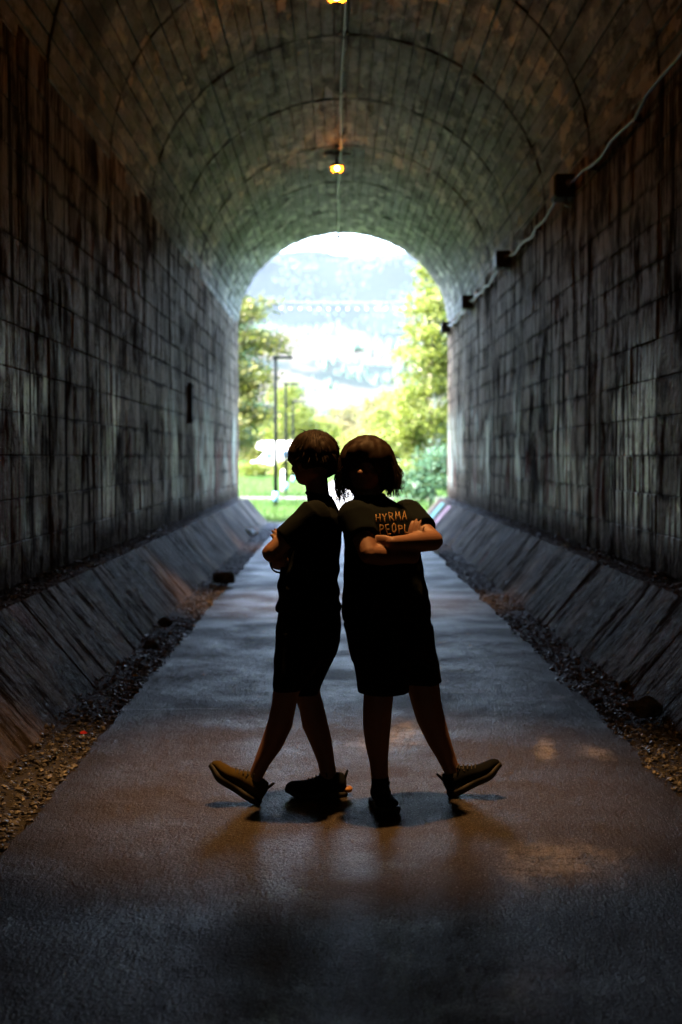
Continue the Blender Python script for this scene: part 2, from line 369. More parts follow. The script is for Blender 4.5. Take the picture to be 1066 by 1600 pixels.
def side_wall(side):
    s = side; xw = s * (HW + 0.012)
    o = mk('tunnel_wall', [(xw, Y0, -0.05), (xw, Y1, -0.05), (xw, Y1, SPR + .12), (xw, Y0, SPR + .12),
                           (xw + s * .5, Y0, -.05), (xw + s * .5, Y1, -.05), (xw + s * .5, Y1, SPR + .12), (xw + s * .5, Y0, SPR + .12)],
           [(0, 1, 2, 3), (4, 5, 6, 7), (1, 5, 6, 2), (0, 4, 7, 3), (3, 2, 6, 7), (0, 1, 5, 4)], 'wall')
    tag(o, 'board-marked concrete side wall on the ' + ('left, with narrow dark recess plate' if s < 0 else 'right, below the sagging cable and junction boxes'), 'wall', 'side walls of the tunnel')
    variants = []
    for ln in (0.9975, 0.978):
        v, f = chamfer_panel(ln, ROW - 0.005, 0.04, .005)
        if s < 0: v = [(-x, y, z) for x, y, z in v]; f = [tuple(reversed(q)) for q in f]
        me = bpy.data.meshes.new('panel'); me.from_pydata(v, [], f); me.update(); me.materials.append(M['wall']); variants.append((me, v, f))
    rv, rf = [], []
    ys = 9.0 if s < 0 else 10.0
    y = Y1 - 0.5
    while y > -6:
        c3 = int(round(Y1 - 0.5 - y)) % 3
        me, v, f = variants[0 if c3 == 1 else 1]
        off = 0 if c3 == 1 else (0.005 if c3 == 0 else -0.005)
        for r in range(NROW):
            loc = Vector((s * (HW - random.uniform(0.0, 0.012)), y + off - (0.01 if c3 == 0 else -0.01 if c3 == 2 else 0), ZB + ROW * (r + .5) - 0.15 * 0))
            if y > ys:
                p = bpy.data.objects.new('panel', me); p.location = loc; p.rotation_euler = (random.gauss(0, .0015), random.gauss(0, .008), random.gauss(0, .002)); link(p, o)
            else:
                b0 = len(rv); rv += [Vector(q) + loc for q in v]; rf += [tuple(i + b0 for i in q) for q in f]
        y -= 1.0
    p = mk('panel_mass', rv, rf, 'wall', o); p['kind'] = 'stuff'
    return o
wl_, wr_ = side_wall(-1), side_wall(1)

def vault():
    n = 48; pts = [(HW + .012, SPR)] + [((HW + .012) * math.cos(a), SPR + (CROWN + .012 - SPR) * math.sin(a)) for a in np.linspace(0, math.pi, n + 1)[1:-1]] + [(-HW - .012, SPR)]
    v, f = [], []
    for yy in (Y0, Y1):
        for k, (x, z) in enumerate(pts): v.append((x, yy, z))
    outer = [(x * 1.22, SPR + (z - SPR) * 1.25) for x, z in pts]
    for yy in (Y0, Y1):
        for (x, z) in outer: v.append((x, yy, z))
    m = len(pts)
    for k in range(m - 1):
        f.append((k, k + 1, m + k + 1, m + k)); f.append((2 * m + k, 2 * m + k + 1, 3 * m + k + 1, 3 * m + k)); f.append((m + k, m + k + 1, 3 * m + k + 1, 3 * m + k))
    o = mk('tunnel_vault', v, f, 'vault', smooth=False)
    tag(o, 'arched concrete tunnel vault of narrow form boards with dark ring joints', 'vault')
    NB = 44; L = cum[-1]; w = L / NB
    defs = {}
    for ln in (2.965,):
        vv, ff = chamfer_panel(ln, w - 0.008, 0.04, 0.006)
        vv = [(z, y, x) for x, y, z in vv]      # flat board, face towards -z
        me = bpy.data.meshes.new('board'); me.from_pydata(vv, [], ff); me.update(); me.materials.append(M['vault']); defs[ln] = (me, vv, ff)
    cand = []
    for ring in range(0, 13):
        for half in range(1):
            for b in range(NB):
                stag = 0.0
                yc = Y1 - ring * 3 - 1.5
                x, z, th = arc_at((b + .5) * w)
                px = FPX * (x - CAMLOC.x) / max(yc, .5); pz = FPX * (z - 1.51) / max(yc, .5)
                vis = yc > 2 and abs(px) < 560 and pz < 740
                cand.append((vis, 1 / max(yc, .1) ** 2, x, yc, z, th))
    cand.sort(key=lambda q: (-int(q[0]), -q[1]))
    rv, rf = [], []
    for i, (vis, _, x, yy, z, th) in enumerate(cand):
        me, vv, ff = defs[2.965]
        nrm = Vector((-math.sin(th), 0, math.cos(th)))      # pointing into the tunnel (arc runs from +x over the crown)
        inn = Vector((0, 0, SPR)) + Vector((0, 0, 0)) - Vector((x, 0, z)); inn.normalize()
        loc = Vector((x, yy, z)) + inn * random.uniform(0.0, 0.016)
        rot = Matrix.Rotation(-th + math.pi, 3, 'Y')
        if (rot @ Vector((0, 0, -1))).dot(inn) < 0: rot = Matrix.Rotation(-th, 3, 'Y')
        rot = rot @ Matrix.Rotation(random.gauss(0, .02), 3, 'Y')
        if vis and i < 300:
            p = bpy.data.objects.new('board', me); p.location = loc; p.rotation_euler = rot.to_euler(); link(p, o)
        else:
            b0 = len(rv); rv += [rot @ Vector(q) + loc for q in vv]; rf += [tuple(k + b0 for k in q) for q in ff]
    p = mk('board_mass', rv, rf, 'vault', o); p['kind'] = 'stuff'
vault()

CB, CT, CH = 1.70, 2.18, 0.57
def sloped_curb(s):
    prof = [(CB - .02, -0.1), (CB + .012, 0.0), (CT + .02, CH - .02), (HW + .06, CH - .02), (HW + .06, -0.1)]
    v = [(s * x, yy, z) for yy in (Y0, Y1 + 0.25) for x, z in prof]; m = len(prof)
    f = [tuple(range(m)), tuple(range(m, 2 * m))] + [(k, (k + 1) % m, m + (k + 1) % m, m + k) for k in range(m)]
    o = mk('sloped_curb', v, f, 'curb')
    tag(o, 'sloping concrete kerb along the foot of the ' + ('left wall, with rubble at its base' if s < 0 else 'right wall, with orange-lit and red-stained slabs'), 'kerb', 'sloping kerbs beside the path')
    slope = Vector((CT - CB, 0, CH)); L = slope.length; sd = slope.normalized(); nrm = Vector((-sd.z, 0, sd.x))
    rv, rf = [], []
    y = Y1 + 0.25; 
    while y > -8:
        ln = random.choice((.35, .5, .7, 1.0, 1.5)) * random.uniform(.85, 1.15); yc = y - ln / 2
        hy = ln / 2 - 0.0015; th = 0.02 + random.uniform(-.004, .006); ch = .004
        pts = []
        for (h, e) in ((-.02, 0), (th - ch, 0), (th, ch)):
            for sy, k in ((-1, 0), (1, 0), (1, 1), (-1, 1)):
                a = (e if k == 0 else L - e)
                q = Vector((CB, 0, 0)) + sd * a + nrm * h
                pts.append(Vector((s * q.x, sy * (hy - e), q.z)))
        ff = [(8, 9, 10, 11)] + [(r + k, r + (k + 1) % 4, r + 4 + (k + 1) % 4, r + 4 + k) for r in (0, 4) for k in range(4)]
        if yc > 3.5:
            p = mk('slab', pts, ff, 'curb', o); p.location = (0, yc, 0)
        else:
            b0 = len(rv); rv += [q + Vector((0, yc, 0)) for q in pts]; rf += [tuple(i + b0 for i in q) for q in ff]
        y -= ln
    p = mk('slab_mass', rv, rf, 'curb', o); p['kind'] = 'stuff'
sloped_curb(-1); sloped_curb(1)

# path and ground
def sheet(name, x0, x1, y0, y1, z, mat, nx=1, ny=1):
    v = [(x0 + (x1 - x0) * i / nx, y0 + (y1 - y0) * j / ny, z) for j in range(ny + 1) for i in range(nx + 1)]
    f = [(j * (nx + 1) + i, j * (nx + 1) + i + 1, (j + 1) * (nx + 1) + i + 1, (j + 1) * (nx + 1) + i) for j in range(ny) for i in range(nx)]
    o = mk(name, v, f, mat); o['kind'] = 'structure'; return o
sheet('ground', -6000, 6000, -3000, 9000, -0.06, 'grass')
sheet('tunnel_floor', -2.5, 2.5, Y0, Y1 + .6, -0.03, 'dirt')
# asphalt path with ragged edges and a real thickness
v, f = [], []; ny = 700
for j in range(ny + 1):
    yy = Y0 + (Y1 + 1.0 - Y0) * j / ny
    wl2 = 1.41 + 0.035 * mnoise.noise((0, yy * 1.7, 3)) + 0.02 * mnoise.noise((0, yy * 6, 5)); wr2 = 1.43 + 0.03 * mnoise.noise((9, yy * 1.7, 3)) + 0.02 * mnoise.noise((9, yy * 6, 5))
    v += [(-wl2 - .02, yy, -.04), (-wl2, yy, 0), (0, yy, 0.006), (wr2, yy, 0), (wr2 + .02, yy, -.04)]
for j in range(ny):
    for k in range(4): a = j * 5 + k; f.append((a, a + 1, a + 6, a + 5))
NXF, NYF, YA0, YA1 = 470, 800, 3.2, 12.6
js = [j for j in range(ny) if not (YA0 - .24 < Y0 + (Y1 + 1.0 - Y0) * j / ny < YA1)]
f = [(j * 5 + k, j * 5 + k + 1, j * 5 + k + 6, j * 5 + k + 5) for j in js for k in range(4)]
jj = [j for j in range(ny) if j not in set(js)]; ya, yb = Y0 + (Y1 + 1.0 - Y0) * jj[0] / ny, Y0 + (Y1 + 1.0 - Y0) * (jj[-1] + 1) / ny
xs_ = np.linspace(-1, 1, NXF + 1); ys_ = np.linspace(ya, yb, NYF + 1)
wl3 = np.array([1.41 + 0.035 * mnoise.noise((0, yy * 1.7, 3)) + 0.02 * mnoise.noise((0, yy * 6, 5)) for yy in ys_]); wr3 = np.array([1.43 + 0.03 * mnoise.noise((9, yy * 1.7, 3)) + 0.02 * mnoise.noise((9, yy * 6, 5)) for yy in ys_])
XX = np.where(xs_[None] < 0, xs_[None] * wl3[:, None], xs_[None] * wr3[:, None]); YY = np.repeat(ys_[:, None], NXF + 1, 1)
rr_ = rng.normal(size=XX.shape); rr_ = rr_ * .7 + .3 * (np.roll(rr_, 1, 0) + np.roll(rr_, 1, 1))
coarse = np.kron(rng.normal(size=(NYF // 8 + 2, NXF // 10 + 2)), np.ones((8, 10)))[:NYF + 1, :NXF + 1]
for _ in range(6): coarse = (coarse + np.roll(coarse, 1, 0) + np.roll(coarse, -1, 0) + np.roll(coarse, 1, 1) + np.roll(coarse, -1, 1)) / 5
ZZ = .006 * (1 - np.abs(xs_))[None] + .00055 * rr_ + .0009 * coarse
ZZ[0] = ZZ[-1] = (.006 * (1 - np.abs(xs_))); b0 = len(v)
v += np.stack([XX, YY, ZZ], -1).reshape(-1, 3).tolist(); idx = b0 + np.arange((NYF + 1) * (NXF + 1)).reshape(NYF + 1, NXF + 1)
f += np.stack([idx[:-1, :-1], idx[:-1, 1:], idx[1:, 1:], idx[1:, :-1]], -1).reshape(-1, 4).tolist()
for c0, sg in ((0, -1), (NXF, 1)):
    e0 = len(v); v += [(XX[j, c0] + sg * .02, ys_[j], -.04) for j in range(NYF + 1)]
    f += [(idx[j, c0], idx[j + 1, c0], e0 + j + 1, e0 + j) for j in range(NYF)]
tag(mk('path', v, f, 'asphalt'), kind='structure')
# path going on outside, bending left
v, f = [], []
for j in range(60):
    yy = Y1 + 0.9 + j * 1.6; cx = 0.0002 * (yy - Y1) ** 2; w = 1.15
    v += [(cx - w, yy, -.045), (cx + w, yy, -.045)]
    if j: a = 2 * j; f.append((a - 2, a - 1, a + 1, a))
tag(mk('outer_path', v, f, 'gravel_path'), kind='structure')
sheet('cross_path', -30, 30, 51.5, 55.5, -0.04, 'gravel_path')

# rubble strips: loose stones between the asphalt and the kerb, grit on the ledges
def stones(name, spots, label, mat='gravel'):
    base = []
    for k in range(8):
        bm = bmesh.new(); bmesh.ops.create_icosphere(bm, subdivisions=1, radius=1)
        vs = np.array([vv.co[:] for vv in bm.verts]); fs = np.array([[vv.index for vv in ff.verts] for ff in bm.faces]); bm.free()
        vs = vs * rng.uniform(0.6, 1.15, (len(vs), 1)) * np.array([1, rng.uniform(.6, 1), rng.uniform(.3, .7)]); base.append((vs, fs))
    V, F = [], []; off = 0
    for (x, y, z, r) in spots:
        vs, fs = base[rng.integers(8)]
        q = Quaternion((1, *(rng.normal(size=2) * .22), rng.normal() * 2)); q.normalize(); mm = np.array(q.to_matrix())
        V.append((vs * r) @ mm.T + np.array([x, y, z])); F.append(fs + off); off += len(vs)
    V = np.concatenate(V); F = np.concatenate(F)
    me = bpy.data.meshes.new(name); me.from_pydata(V.tolist(), [], F.tolist()); me.materials.append(M[mat])
    o = bpy.data.objects.new(name, me); C.objects.link(o); tag(o, label, 'rubble', kind='stuff')
def strip_spots(s, n):
    out = []
    for _ in range(n):
        y = 3.2 + 29.5 * rng.random() ** 1.5
        u = rng.random(); lo = 1.40 + 0.05 * mnoise.noise((s * 4, y * 1.1, 1)); hi = 1.745 + (0.03 if s > 0 else 0.04) * mnoise.noise((s, y * 0.8, 7))
        x = lo + (hi - lo) * u; pile = 0.03 + 0.05 * max(0, u - .25) ** 1.2 + 0.03 * mnoise.noise((x * 4, y * 2.5, s))
        r = 0.005 + 0.022 * rng.random() ** 4
        out.append((s * x, y, pile * rng.random() ** .4 + r * .2 - 0.02, r))
    return out
stones('rubble', strip_spots(-1, 14000), 'loose stones and grit along the left path edge')
stones('rubble', strip_spots(1, 14000), 'loose stones and grit along the right path edge')
def ledge_spots(s, n):
    out = []
    for _ in range(n):
        y = 6 + 26 * rng.random() ** 1.3; u = rng.random()
        x = 2.17 + 0.18 * u; pile = 0.015 + 0.07 * u + 0.03 * mnoise.noise((s, y * 2.3, 4))
        out.append((s * x, y, CH - 0.01 + pile * rng.random() ** .5, 0.006 + 0.018 * rng.random() ** 3))
    return out
stones('ledge_grit', ledge_spots(-1, 3500), 'stones and dirt heaped on the left kerb ledge')
stones('ledge_grit', ledge_spots(1, 3500), 'stones and dirt heaped on the right kerb ledge')
# the dirt banks that the stones lie on
def bank(s):
    v, f = [], []; ny = 240
    for j in range(ny + 1):
        y = -6 + 38.4 * j / ny; k = mnoise.noise((s * 3, y * 1.3, 2))
        for u in range(6):
            t_ = u / 5; v.append((s * (1.36 + .40 * t_), y, -0.028 + t_ ** 1.3 * (0.06 + .03 * k) + 0.012 * mnoise.noise((t_ * 5, y * 5, s))))
    for j in range(ny):
        for u in range(5): a = j * 6 + u; f.append((a, a + 1, a + 7, a + 6))
    o = mk('dirt_bank', v, f, 'dirt', smooth=True); tag(o, kind='structure')
bank(-1); bank(1)
def rock(px, py, Y, r, label, flat=.75, z=0.03):
    bm = bmesh.new(); bmesh.ops.create_icosphere(bm, subdivisions=3, radius=1)
    sd = random.random() * 90
    for vv in bm.verts:
        c = vv.co.copy(); k = 1 + .45 * mnoise.noise(c * 1.1 + Vector((sd, 0, 0))) + .12 * mnoise.noise(c * 4 + Vector((0, sd, 0)))
        vv.co = Vector((c.x * r * k, c.y * r * k * .9, max(-.35 * r, c.z * r * k * flat)))
    o = bmo('rock', bm, 'stone', smooth=False); q = P(px, py, Y); o.location = (q.x, Y, z + .3 * r); o.rotation_euler = (0, 0, sd)
    tag(o, label, 'rock', 'bigger rocks lying in the rubble')
rock(1008, 1092, 8.0, 0.085, 'big dark rock in the rubble by the right kerb', .95, .05)
rock(976, 1062, 9.0, 0.040, 'smaller dark stone behind the big rock at right kerb', .8, .05)
rock(934, 1072, 8.6, 0.035, 'flat stone at the right path edge before the big rock', .5, .02)
rock(349, 912, 16.6, 0.12, 'dark rounded rock on the left rubble strip towards the exit', .9, .04)
rock(259, 985, 12.0, 0.07, 'dark stone against the foot of the left kerb', .8, .08)
rock(236, 1018, 10.6, 0.06, 'broken dark stone on left rubble nearer than its neighbour', .7, .08)
# grit added over the asphalt to give its grain some sparkle
n = 52000; gy = 3.3 + 11 * rng.random(n) ** 1.6; gx = rng.uniform(-1.4, 1.42, n); r = .0011 + .0022 * rng.random(n) ** 4
oc = np.array([(1, 0, 0), (-1, 0, 0), (0, 1, 0), (0, -1, 0), (0, 0, .8)], 'f'); of = np.array([(0, 2, 4), (2, 1, 4), (1, 3, 4), (3, 0, 4)])
an = rng.uniform(0, 6.28, n); ca, sa = np.cos(an), np.sin(an); V = oc[None] * r[:, None, None] * rng.uniform(.5, 1.3, (n, 5, 1))
V = np.stack([V[..., 0] * ca[:, None] - V[..., 1] * sa[:, None] + gx[:, None], V[..., 0] * sa[:, None] + V[..., 1] * ca[:, None] + gy[:, None], V[..., 2] + .006 * (1 - np.abs(gx) / 1.42)[:, None] + .0012], -1)
F = of[None] + 5 * np.arange(n)[:, None, None]
me = bpy.data.meshes.new('sparkle_grit'); me.from_pydata(V.reshape(-1, 3).tolist(), [], F.reshape(-1, 3).tolist()); me.materials.append(M['gravel'])
o = bpy.data.objects.new('sparkle_grit', me); C.objects.link(o); tag(o, 'fine pale grit added on the asphalt path for sparkle', 'grit', kind='stuff')
# litter
bm = bmesh.new(); bmesh.ops.create_icosphere(bm, subdivisions=3, radius=1)
for vv in bm.verts:
    c = vv.co; k = .75 + .5 * mnoise.noise(c * 2.1) + .2 * mnoise.noise(c * 6); vv.co = Vector((c.x * .20 * k, c.y * .14 * k, max(-.03, c.z * .10 * k)))
o = bmo('plastic_bag', bm, 'plastic_bag'); q = P(388, 845, 26); o.location = (q.x, 26, .10); tag(o, 'crumpled pale blue plastic bag on left rubble near exit', 'litter')
def leaf(name, px, py, Y, mat, label, z):
    q = P(px, py, Y)
    o = mk(name, [(-.03, 0, 0), (-.01, -.016, .008), (.012, -.013, .012), (.032, 0, .004), (.012, .014, .012), (-.01, .016, .006), (0, 0, 0)],
           [(0, 1, 6), (1, 2, 6), (2, 3, 6), (3, 4, 6), (4, 5, 6), (5, 0, 6)], mat); o.location = (q.x, Y, z); o.rotation_euler = (.4, .2, 1); tag(o, label, 'litter')
leaf('dead_leaf', 212, 1074, 9.1, 'leaf_yellow', 'curled yellow leaf on the left rubble strip', .10); leaf('paper_scrap', 131, 1178, 7.2, 'scrap_red', 'small red scrap in the left rubble near the camera', .10)

# ------------------------------------------------------------------ ceiling conduit, lamps, wall cable
def ceiling_lamp():
    root = empty('ceiling_lamp')
    bm = bmesh.new(); box(bm, (0, 0, -.018), (.46, .10, .022)); box(bm, (.0, 0, -.035), (.16, .16, .03)); bevel(bm, .004); bmo('mounting_plate', bm, 'rust', root)
    bm = bmesh.new(); tube(bm, [(0, 0, -.03), (0, 0, -.13)], .016, 10); tube(bm, [(0, 0, -.12), (0, 0, -.19)], [.03, .045], 16); bmo('stem', bm, 'steel_dark', root, smooth=True)
    bm = bmesh.new(); n = 28; rings = []
    for (r, z) in ((.095, -.225), (.102, -.255), (.09, -.29), (.05, -.312)):
        rings.append([bm.verts.new((r * math.cos(2 * math.pi * k / n), r * math.sin(2 * math.pi * k / n), z)) for k in range(n)])
    for a, b in zip(rings, rings[1:]):
        for k in range(n): bm.faces.new((a[k], a[(k + 1) % n], b[(k + 1) % n], b[k]))
    bmo('glass_bowl', bm, 'amber_glass', root, smooth=True)
    bm = bmesh.new(); rings = []
    for (r, z) in ((.03, -.165), (.03, -.172), (.07, -.18), (.10, -.205), (.108, -.23), (.10, -.23), (.092, -.208), (.065, -.188), (.02, -.182)):
        rings.append([bm.verts.new((r * math.cos(2 * math.pi * k / n), r * math.sin(2 * math.pi * k / n), z)) for k in range(n)])
    for a, b in zip(rings, rings[1:]):
        for k in range(n): bm.faces.new((a[k], a[(k + 1) % n], b[(k + 1) % n], b[k]))
    bm.faces.new(rings[0]); bm.faces.new(rings[-1]); bmo('reflector', bm, 'rust', root, smooth=True)
    bm = bmesh.new(); bmesh.ops.create_uvsphere(bm, u_segments=10, v_segments=8, radius=.036, matrix=Matrix.Translation((0, 0, -.25)))
    bmo('bulb', bm, 'bulb_glow', root, smooth=True)
    ld = bpy.data.lights.new('lamp_light', 'SPOT'); ld.energy = LAMP_POWER; ld.color = (1.0, 0.47, 0.14); ld.spot_size = R(39); ld.spot_blend = 1.0; ld.shadow_soft_size = 0.07
    lo = bpy.data.objects.new('lamp_light', ld); lo.location = (0, 0, -.33); link(lo, root)
    return root
lamp = ceiling_lamp(); lamp.location = (-0.13, 14.8, CROWN - 0.015)
tag(lamp, 'glowing amber ceiling lamp at the top edge of the picture', 'lamp', 'amber lamps along the tunnel crown')
for yy, lab in ((23.5, 'small glowing amber ceiling lamp with wide bracket, nearer the exit'), (6.6, 'amber ceiling lamp straight above the two people')):
    c = copy_tree(lamp); c.location = (-0.13, yy, CROWN - 0.015); c['label'] = lab
root = empty('ceiling_conduit', (0, 0, 0)); bm = bmesh.new()
cpts = [(-0.02 - 0.004 * (yy - 8) + .012 * math.sin(yy * .9), yy, CROWN - .05) for yy in np.arange(-8, 32.2, .5)]
tube(bm, cpts, .021, 10); bmo('pipe', bm, 'steel_galv', root, smooth=True)
for yy in np.arange(-6.5, 32, 2.6):
    bm = bmesh.new(); x = -0.02 - 0.004 * (yy - 8) + .012 * math.sin(yy * .9)
    tube(bm, [(x, yy - .05, CROWN - .05), (x, yy + .05, CROWN - .05)], .028, 10); box(bm, (x, yy, CROWN - .02), (.11, .03, .03)); bmo('coupling', bm, 'steel_dark', root)
bm = bmesh.new(); box(bm, (cpts[-1][0] + .02, 31.9, CROWN - .09), (.10, .06, .08)); bmo('end_box', bm, 'steel_dark', root)
tag(root, 'thin grey conduit running along the crown of the vault', 'conduit')
# cable on the right wall, sagging between junction boxes
zc = SPR - 0.06
boxY = [15.1, 20.6, 26.2, 31.3]
root = empty('wall_cable'); bm = bmesh.new(); pts = []
supports = [-6, -0.5, 5.0, 10.2] + boxY
for a, b in zip(supports, supports[1:]):
    for k in range(10):
        tt = k / 10; yy = a + (b - a) * tt
        pts.append((HW - .06 + .01 * math.sin(yy * 5), yy, zc + .03 - .10 * 4 * tt * (1 - tt) + .022 * math.sin(yy * 4.1) + .012 * math.sin(yy * 9)))
tube(bm, pts, .018, 10); bmo('sheath', bm, 'steel_galv', root, smooth=True)
for yy in list(np.arange(6.2, 31, 1.83)):
    i = min(range(len(pts)), key=lambda k: abs(pts[k][1] - yy)); p0 = pts[i]
    bm = bmesh.new(); box(bm, (p0[0] + .03, p0[1], p0[2]), (.07, .03, .075)); bmo('clip', bm, 'rust', root)
tag(root, 'pale wavy cable slung along the top of the right wall', 'cable')
for k, (yy, lab) in enumerate(zip(boxY, ('largest dark junction box on right wall, nearest along the cable', 'second dark junction box along the cable, counting towards the exit',
                                        'third and smaller dark junction box along the cable towards the exit', 'last junction box, at the exit end of the cable'))):
    root = empty('junction_box', (HW, yy, zc)); tag(root, lab, 'junction box', 'junction boxes on the wall cable')
    bm = bmesh.new(); box(bm, (-.10, 0, 0), (.20, .34, .24)); bevel(bm, .012); bmo('housing', bm, 'steel_dark', root)
    bm = bmesh.new(); box(bm, (-.206, 0, 0), (.014, .30, .20)); bevel(bm, .004); bmo('lid', bm, 'steel_dark', root)
    for sy in (-1, 1):
        bm = bmesh.new(); tube(bm, [(-.06, sy * .165, .02), (-.06, sy * .24, .02)], [.036, .03], 10); bmo('gland', bm, 'steel_galv', root)
    bm = bmesh.new(); tube(bm, [(-.08, -.10, -.115), (-.085, -.12, -.20), (-.06, -.2, -.22)], .017, 8); bmo('drop_pipe', bm, 'steel_galv', root, smooth=True)
# dark plate standing in for the shade inside a narrow wall recess
q = P(296, 630, 21.3); root = empty('recess_plate', (-HW, 21.3, q.z)); tag(root, 'narrow upright dark plate standing in for a shadowed recess in the left wall', 'cover')
bm = bmesh.new(); box(bm, (.03, 0, 0), (.06, .16, .60)); bevel(bm, .008); bmo('plate', bm, 'recess_dark', root)
for sz in (-1, 1):
    bm = bmesh.new(); tube(bm, [(.055, 0, sz * .25), (.075, 0, sz * .25)], .014, 6); bmo('bolt', bm, 'steel_dark', root)
# painted stripes at the exit end of the right kerb (old graffiti)
def kerb_stripe(name, y0, y1, mat, label):
    sd = Vector((CT - CB, 0, CH)); L = sd.length; sd.normalize(); nrm = Vector((-sd.z, 0, sd.x)); v, f = [], []
    for k in range(9):
        a = .05 + (L - .12) * k / 8; q = Vector((CB, 0, 0)) + sd * a + nrm * .033
        v += [(q.x, y0 + .05 * mnoise.noise((k * .9, y0, 0)), q.z), (q.x, y1 + .05 * mnoise.noise((k * .9, y1, 0)), q.z)]
        if k: f.append((2 * k - 2, 2 * k - 1, 2 * k + 1, 2 * k))
    tag(mk(name, v, f, mat), label, 'paint mark', 'paint marks on the right kerb')
simple('paint_green', (0.03, 0.30, 0.22), 0.6, .3, 12); simple('paint_pink', (0.50, 0.10, 0.14), 0.6, .3, 12)
kerb_stripe('paint_stripe', 29.6, 30.6, 'paint_green', 'faded green paint stripe near the exit end of right kerb')
kerb_stripe('paint_stripe', 27.9, 28.8, 'paint_pink', 'faded pink paint stripe beside the green one on right kerb')

# ------------------------------------------------------------------ hillside over the tunnel
v, f = [], []; nx, ny = 40, 40
for j in range(ny + 1):
    for i in range(nx + 1):
        x = -60 + 120 * i / nx; y = -129 + 160.6 * j / ny
        z = 8.4 + 0.10 * min(31.6 - y, y + 129) + 1.2 * mnoise.noise((x * .08, y * .08, 1)) - 0.02 * abs(x)
        v.append((x, y, max(7.6, z)))
for j in range(ny):
    for i in range(nx): a = j * (nx + 1) + i; f.append((a, a + 1, a + nx + 2, a + nx + 1))
tag(mk('hillside', v, f, 'grass', smooth=True), kind='structure')
# portal face: wall with the arched opening, both ends
for yy, lab in ((Y1 - 0.15, 'concrete portal face around the far tunnel mouth'), (Y0 + .15, 'concrete portal face around the tunnel mouth behind the photographer')):
    inner = [(HW + .3, -0.1), (HW + .3, SPR)] + [((HW + .3) * math.cos(a), SPR + (CROWN + .3 - SPR) * math.sin(a)) for a in np.linspace(0, math.pi, 25)[1:-1]] + [(-HW - .3, SPR), (-HW - .3, -.1)]
    m = len(inner); outer = []
    for k in range(m):
        t_ = k / (m - 1)
        outer.append((60, -.1 + 8.5 * t_ / .3) if t_ < .3 else ((60 - 120 * (t_ - .3) / .4, 8.4) if t_ < .7 else (-60, 8.4 - 8.5 * (t_ - .7) / .3)))
    v = [(x, yy + d, z) for d in (-.2, 0.1) for x, z in inner + outer]; f = []
    for k in range(m - 1):
        for b in (0, 2 * m): f.append((b + k, b + k + 1, b + m + k + 1, b + m + k))
        f.append((k, k + 1, 2 * m + k + 1, 2 * m + k))
    tag(mk('portal_face', v, f, 'curb'), lab, 'wall', 'portal faces of the tunnel')

# ------------------------------------------------------------------ outside: lamp posts, van, bollards, string lights
def lamp_post():
    root = empty('lamp_post')
    bm = bmesh.new(); tube(bm, [(0, 0, -.05), (0, 0, 4.62)], [.065, .05], 12); bmo('pole', bm, 'post_paint', root, smooth=True)
    bm = bmesh.new(); tube(bm, [(0, 0, .18), (0, 0, .48)], .085, 14); bmo('collar', bm, 'post_collar', root, smooth=True)
    bm = bmesh.new(); tube(bm, [(0, 0, -.05), (0, 0, .05)], .14, 14); bmo('base', bm, 'post_paint', root)
    bm = bmesh.new(); box(bm, (.22, 0, 4.62), (.62, .26, .09)); bevel(bm, .02); h = bmo('lamp_head', bm, 'post_paint', root)
    bm = bmesh.new(); box(bm, (.28, 0, 4.571), (.40, .18, .012)); bmo('lens', bm, 'bulb_white', h)
    return root
lp = lamp_post()
for k, (px, py, yy, lab) in enumerate(((431, 790, 44, 'tallest-looking dark lamp post on the grass, nearest the tunnel'), (447, 770, 60, 'dark lamp post standing second from the tunnel'), (458, 757, 79, 'dark lamp post farthest from the tunnel'))):
    o = lp if k == 0 else copy_tree(lp); q = P(px, py, yy); o.location = (q.x, yy, -.05); tag(o, lab, 'lamp post', 'lamp posts along the path outside')
# camper van, side-on, nose to the left
vx, vy = P(386, 740, 112).x, 112
root = empty('camper_van', (vx, vy, -.05)); tag(root, 'white camper van parked on the grass beyond the lamp posts', 'van')
def prism(name, prof, w, mat, y0=0.0, bev=.03):
    bm = bmesh.new(); a = [bm.verts.new((x, y0, z)) for x, z in prof]; b = [bm.verts.new((x, y0 + w, z)) for x, z in prof]
    bm.faces.new(a); bm.faces.new(b[::-1])
    for k in range(len(prof)): bm.faces.new((a[k], b[k], b[(k + 1) % len(prof)], a[(k + 1) % len(prof)]))
    if bev: bevel(bm, bev)
    return bmo(name, bm, mat, root)
body = prism('body', [(0.0, .38), (0.02, 1.0), (.35, 1.2), (.9, 1.3), (1.55, 2.05), (.75, 2.25), (.9, 2.78), (5.0, 2.82), (5.05, .38)], 2.1, 'white_paint')
for x0, x1, z0, z1, nm in ((1.45, 2.05, 1.35, 1.95, 'side_window'), (2.7, 3.6, 1.5, 2.05, 'side_window'), (4.0, 4.7, 1.5, 2.05, 'side_window')):
    bm = bmesh.new(); box(bm, ((x0 + x1) / 2, -.005, (z0 + z1) / 2), (x1 - x0, .03, z1 - z0)); bevel(bm, .01); bmo(nm, bm, 'window_glass', root)
bm = bmesh.new(); box(bm, (1.2, 1.05, 1.70), (.04, 1.7, .85), Matrix.Rotation(R(41), 3, 'Y')); bmo('windscreen', bm, 'window_glass', root)
for x in (1.0, 4.0):
    for y in (.0, 1.95):
        bm = bmesh.new(); tube(bm, [(x, y - .02, .36), (x, y + .2, .36)], .36, 20); w = bmo('wheel', bm, 'rubber', root)
        bm = bmesh.new(); tube(bm, [(x, y - .03, .36), (x, y + .0, .36)], .2, 14); bmo('rim', bm, 'steel_galv', w)
for y in (.35, 1.75):
    bm = bmesh.new(); ball(bm, (.03, y, .82), (.06, .16, .1), seg=12); bmo('headlight', bm, 'bulb_white', root)
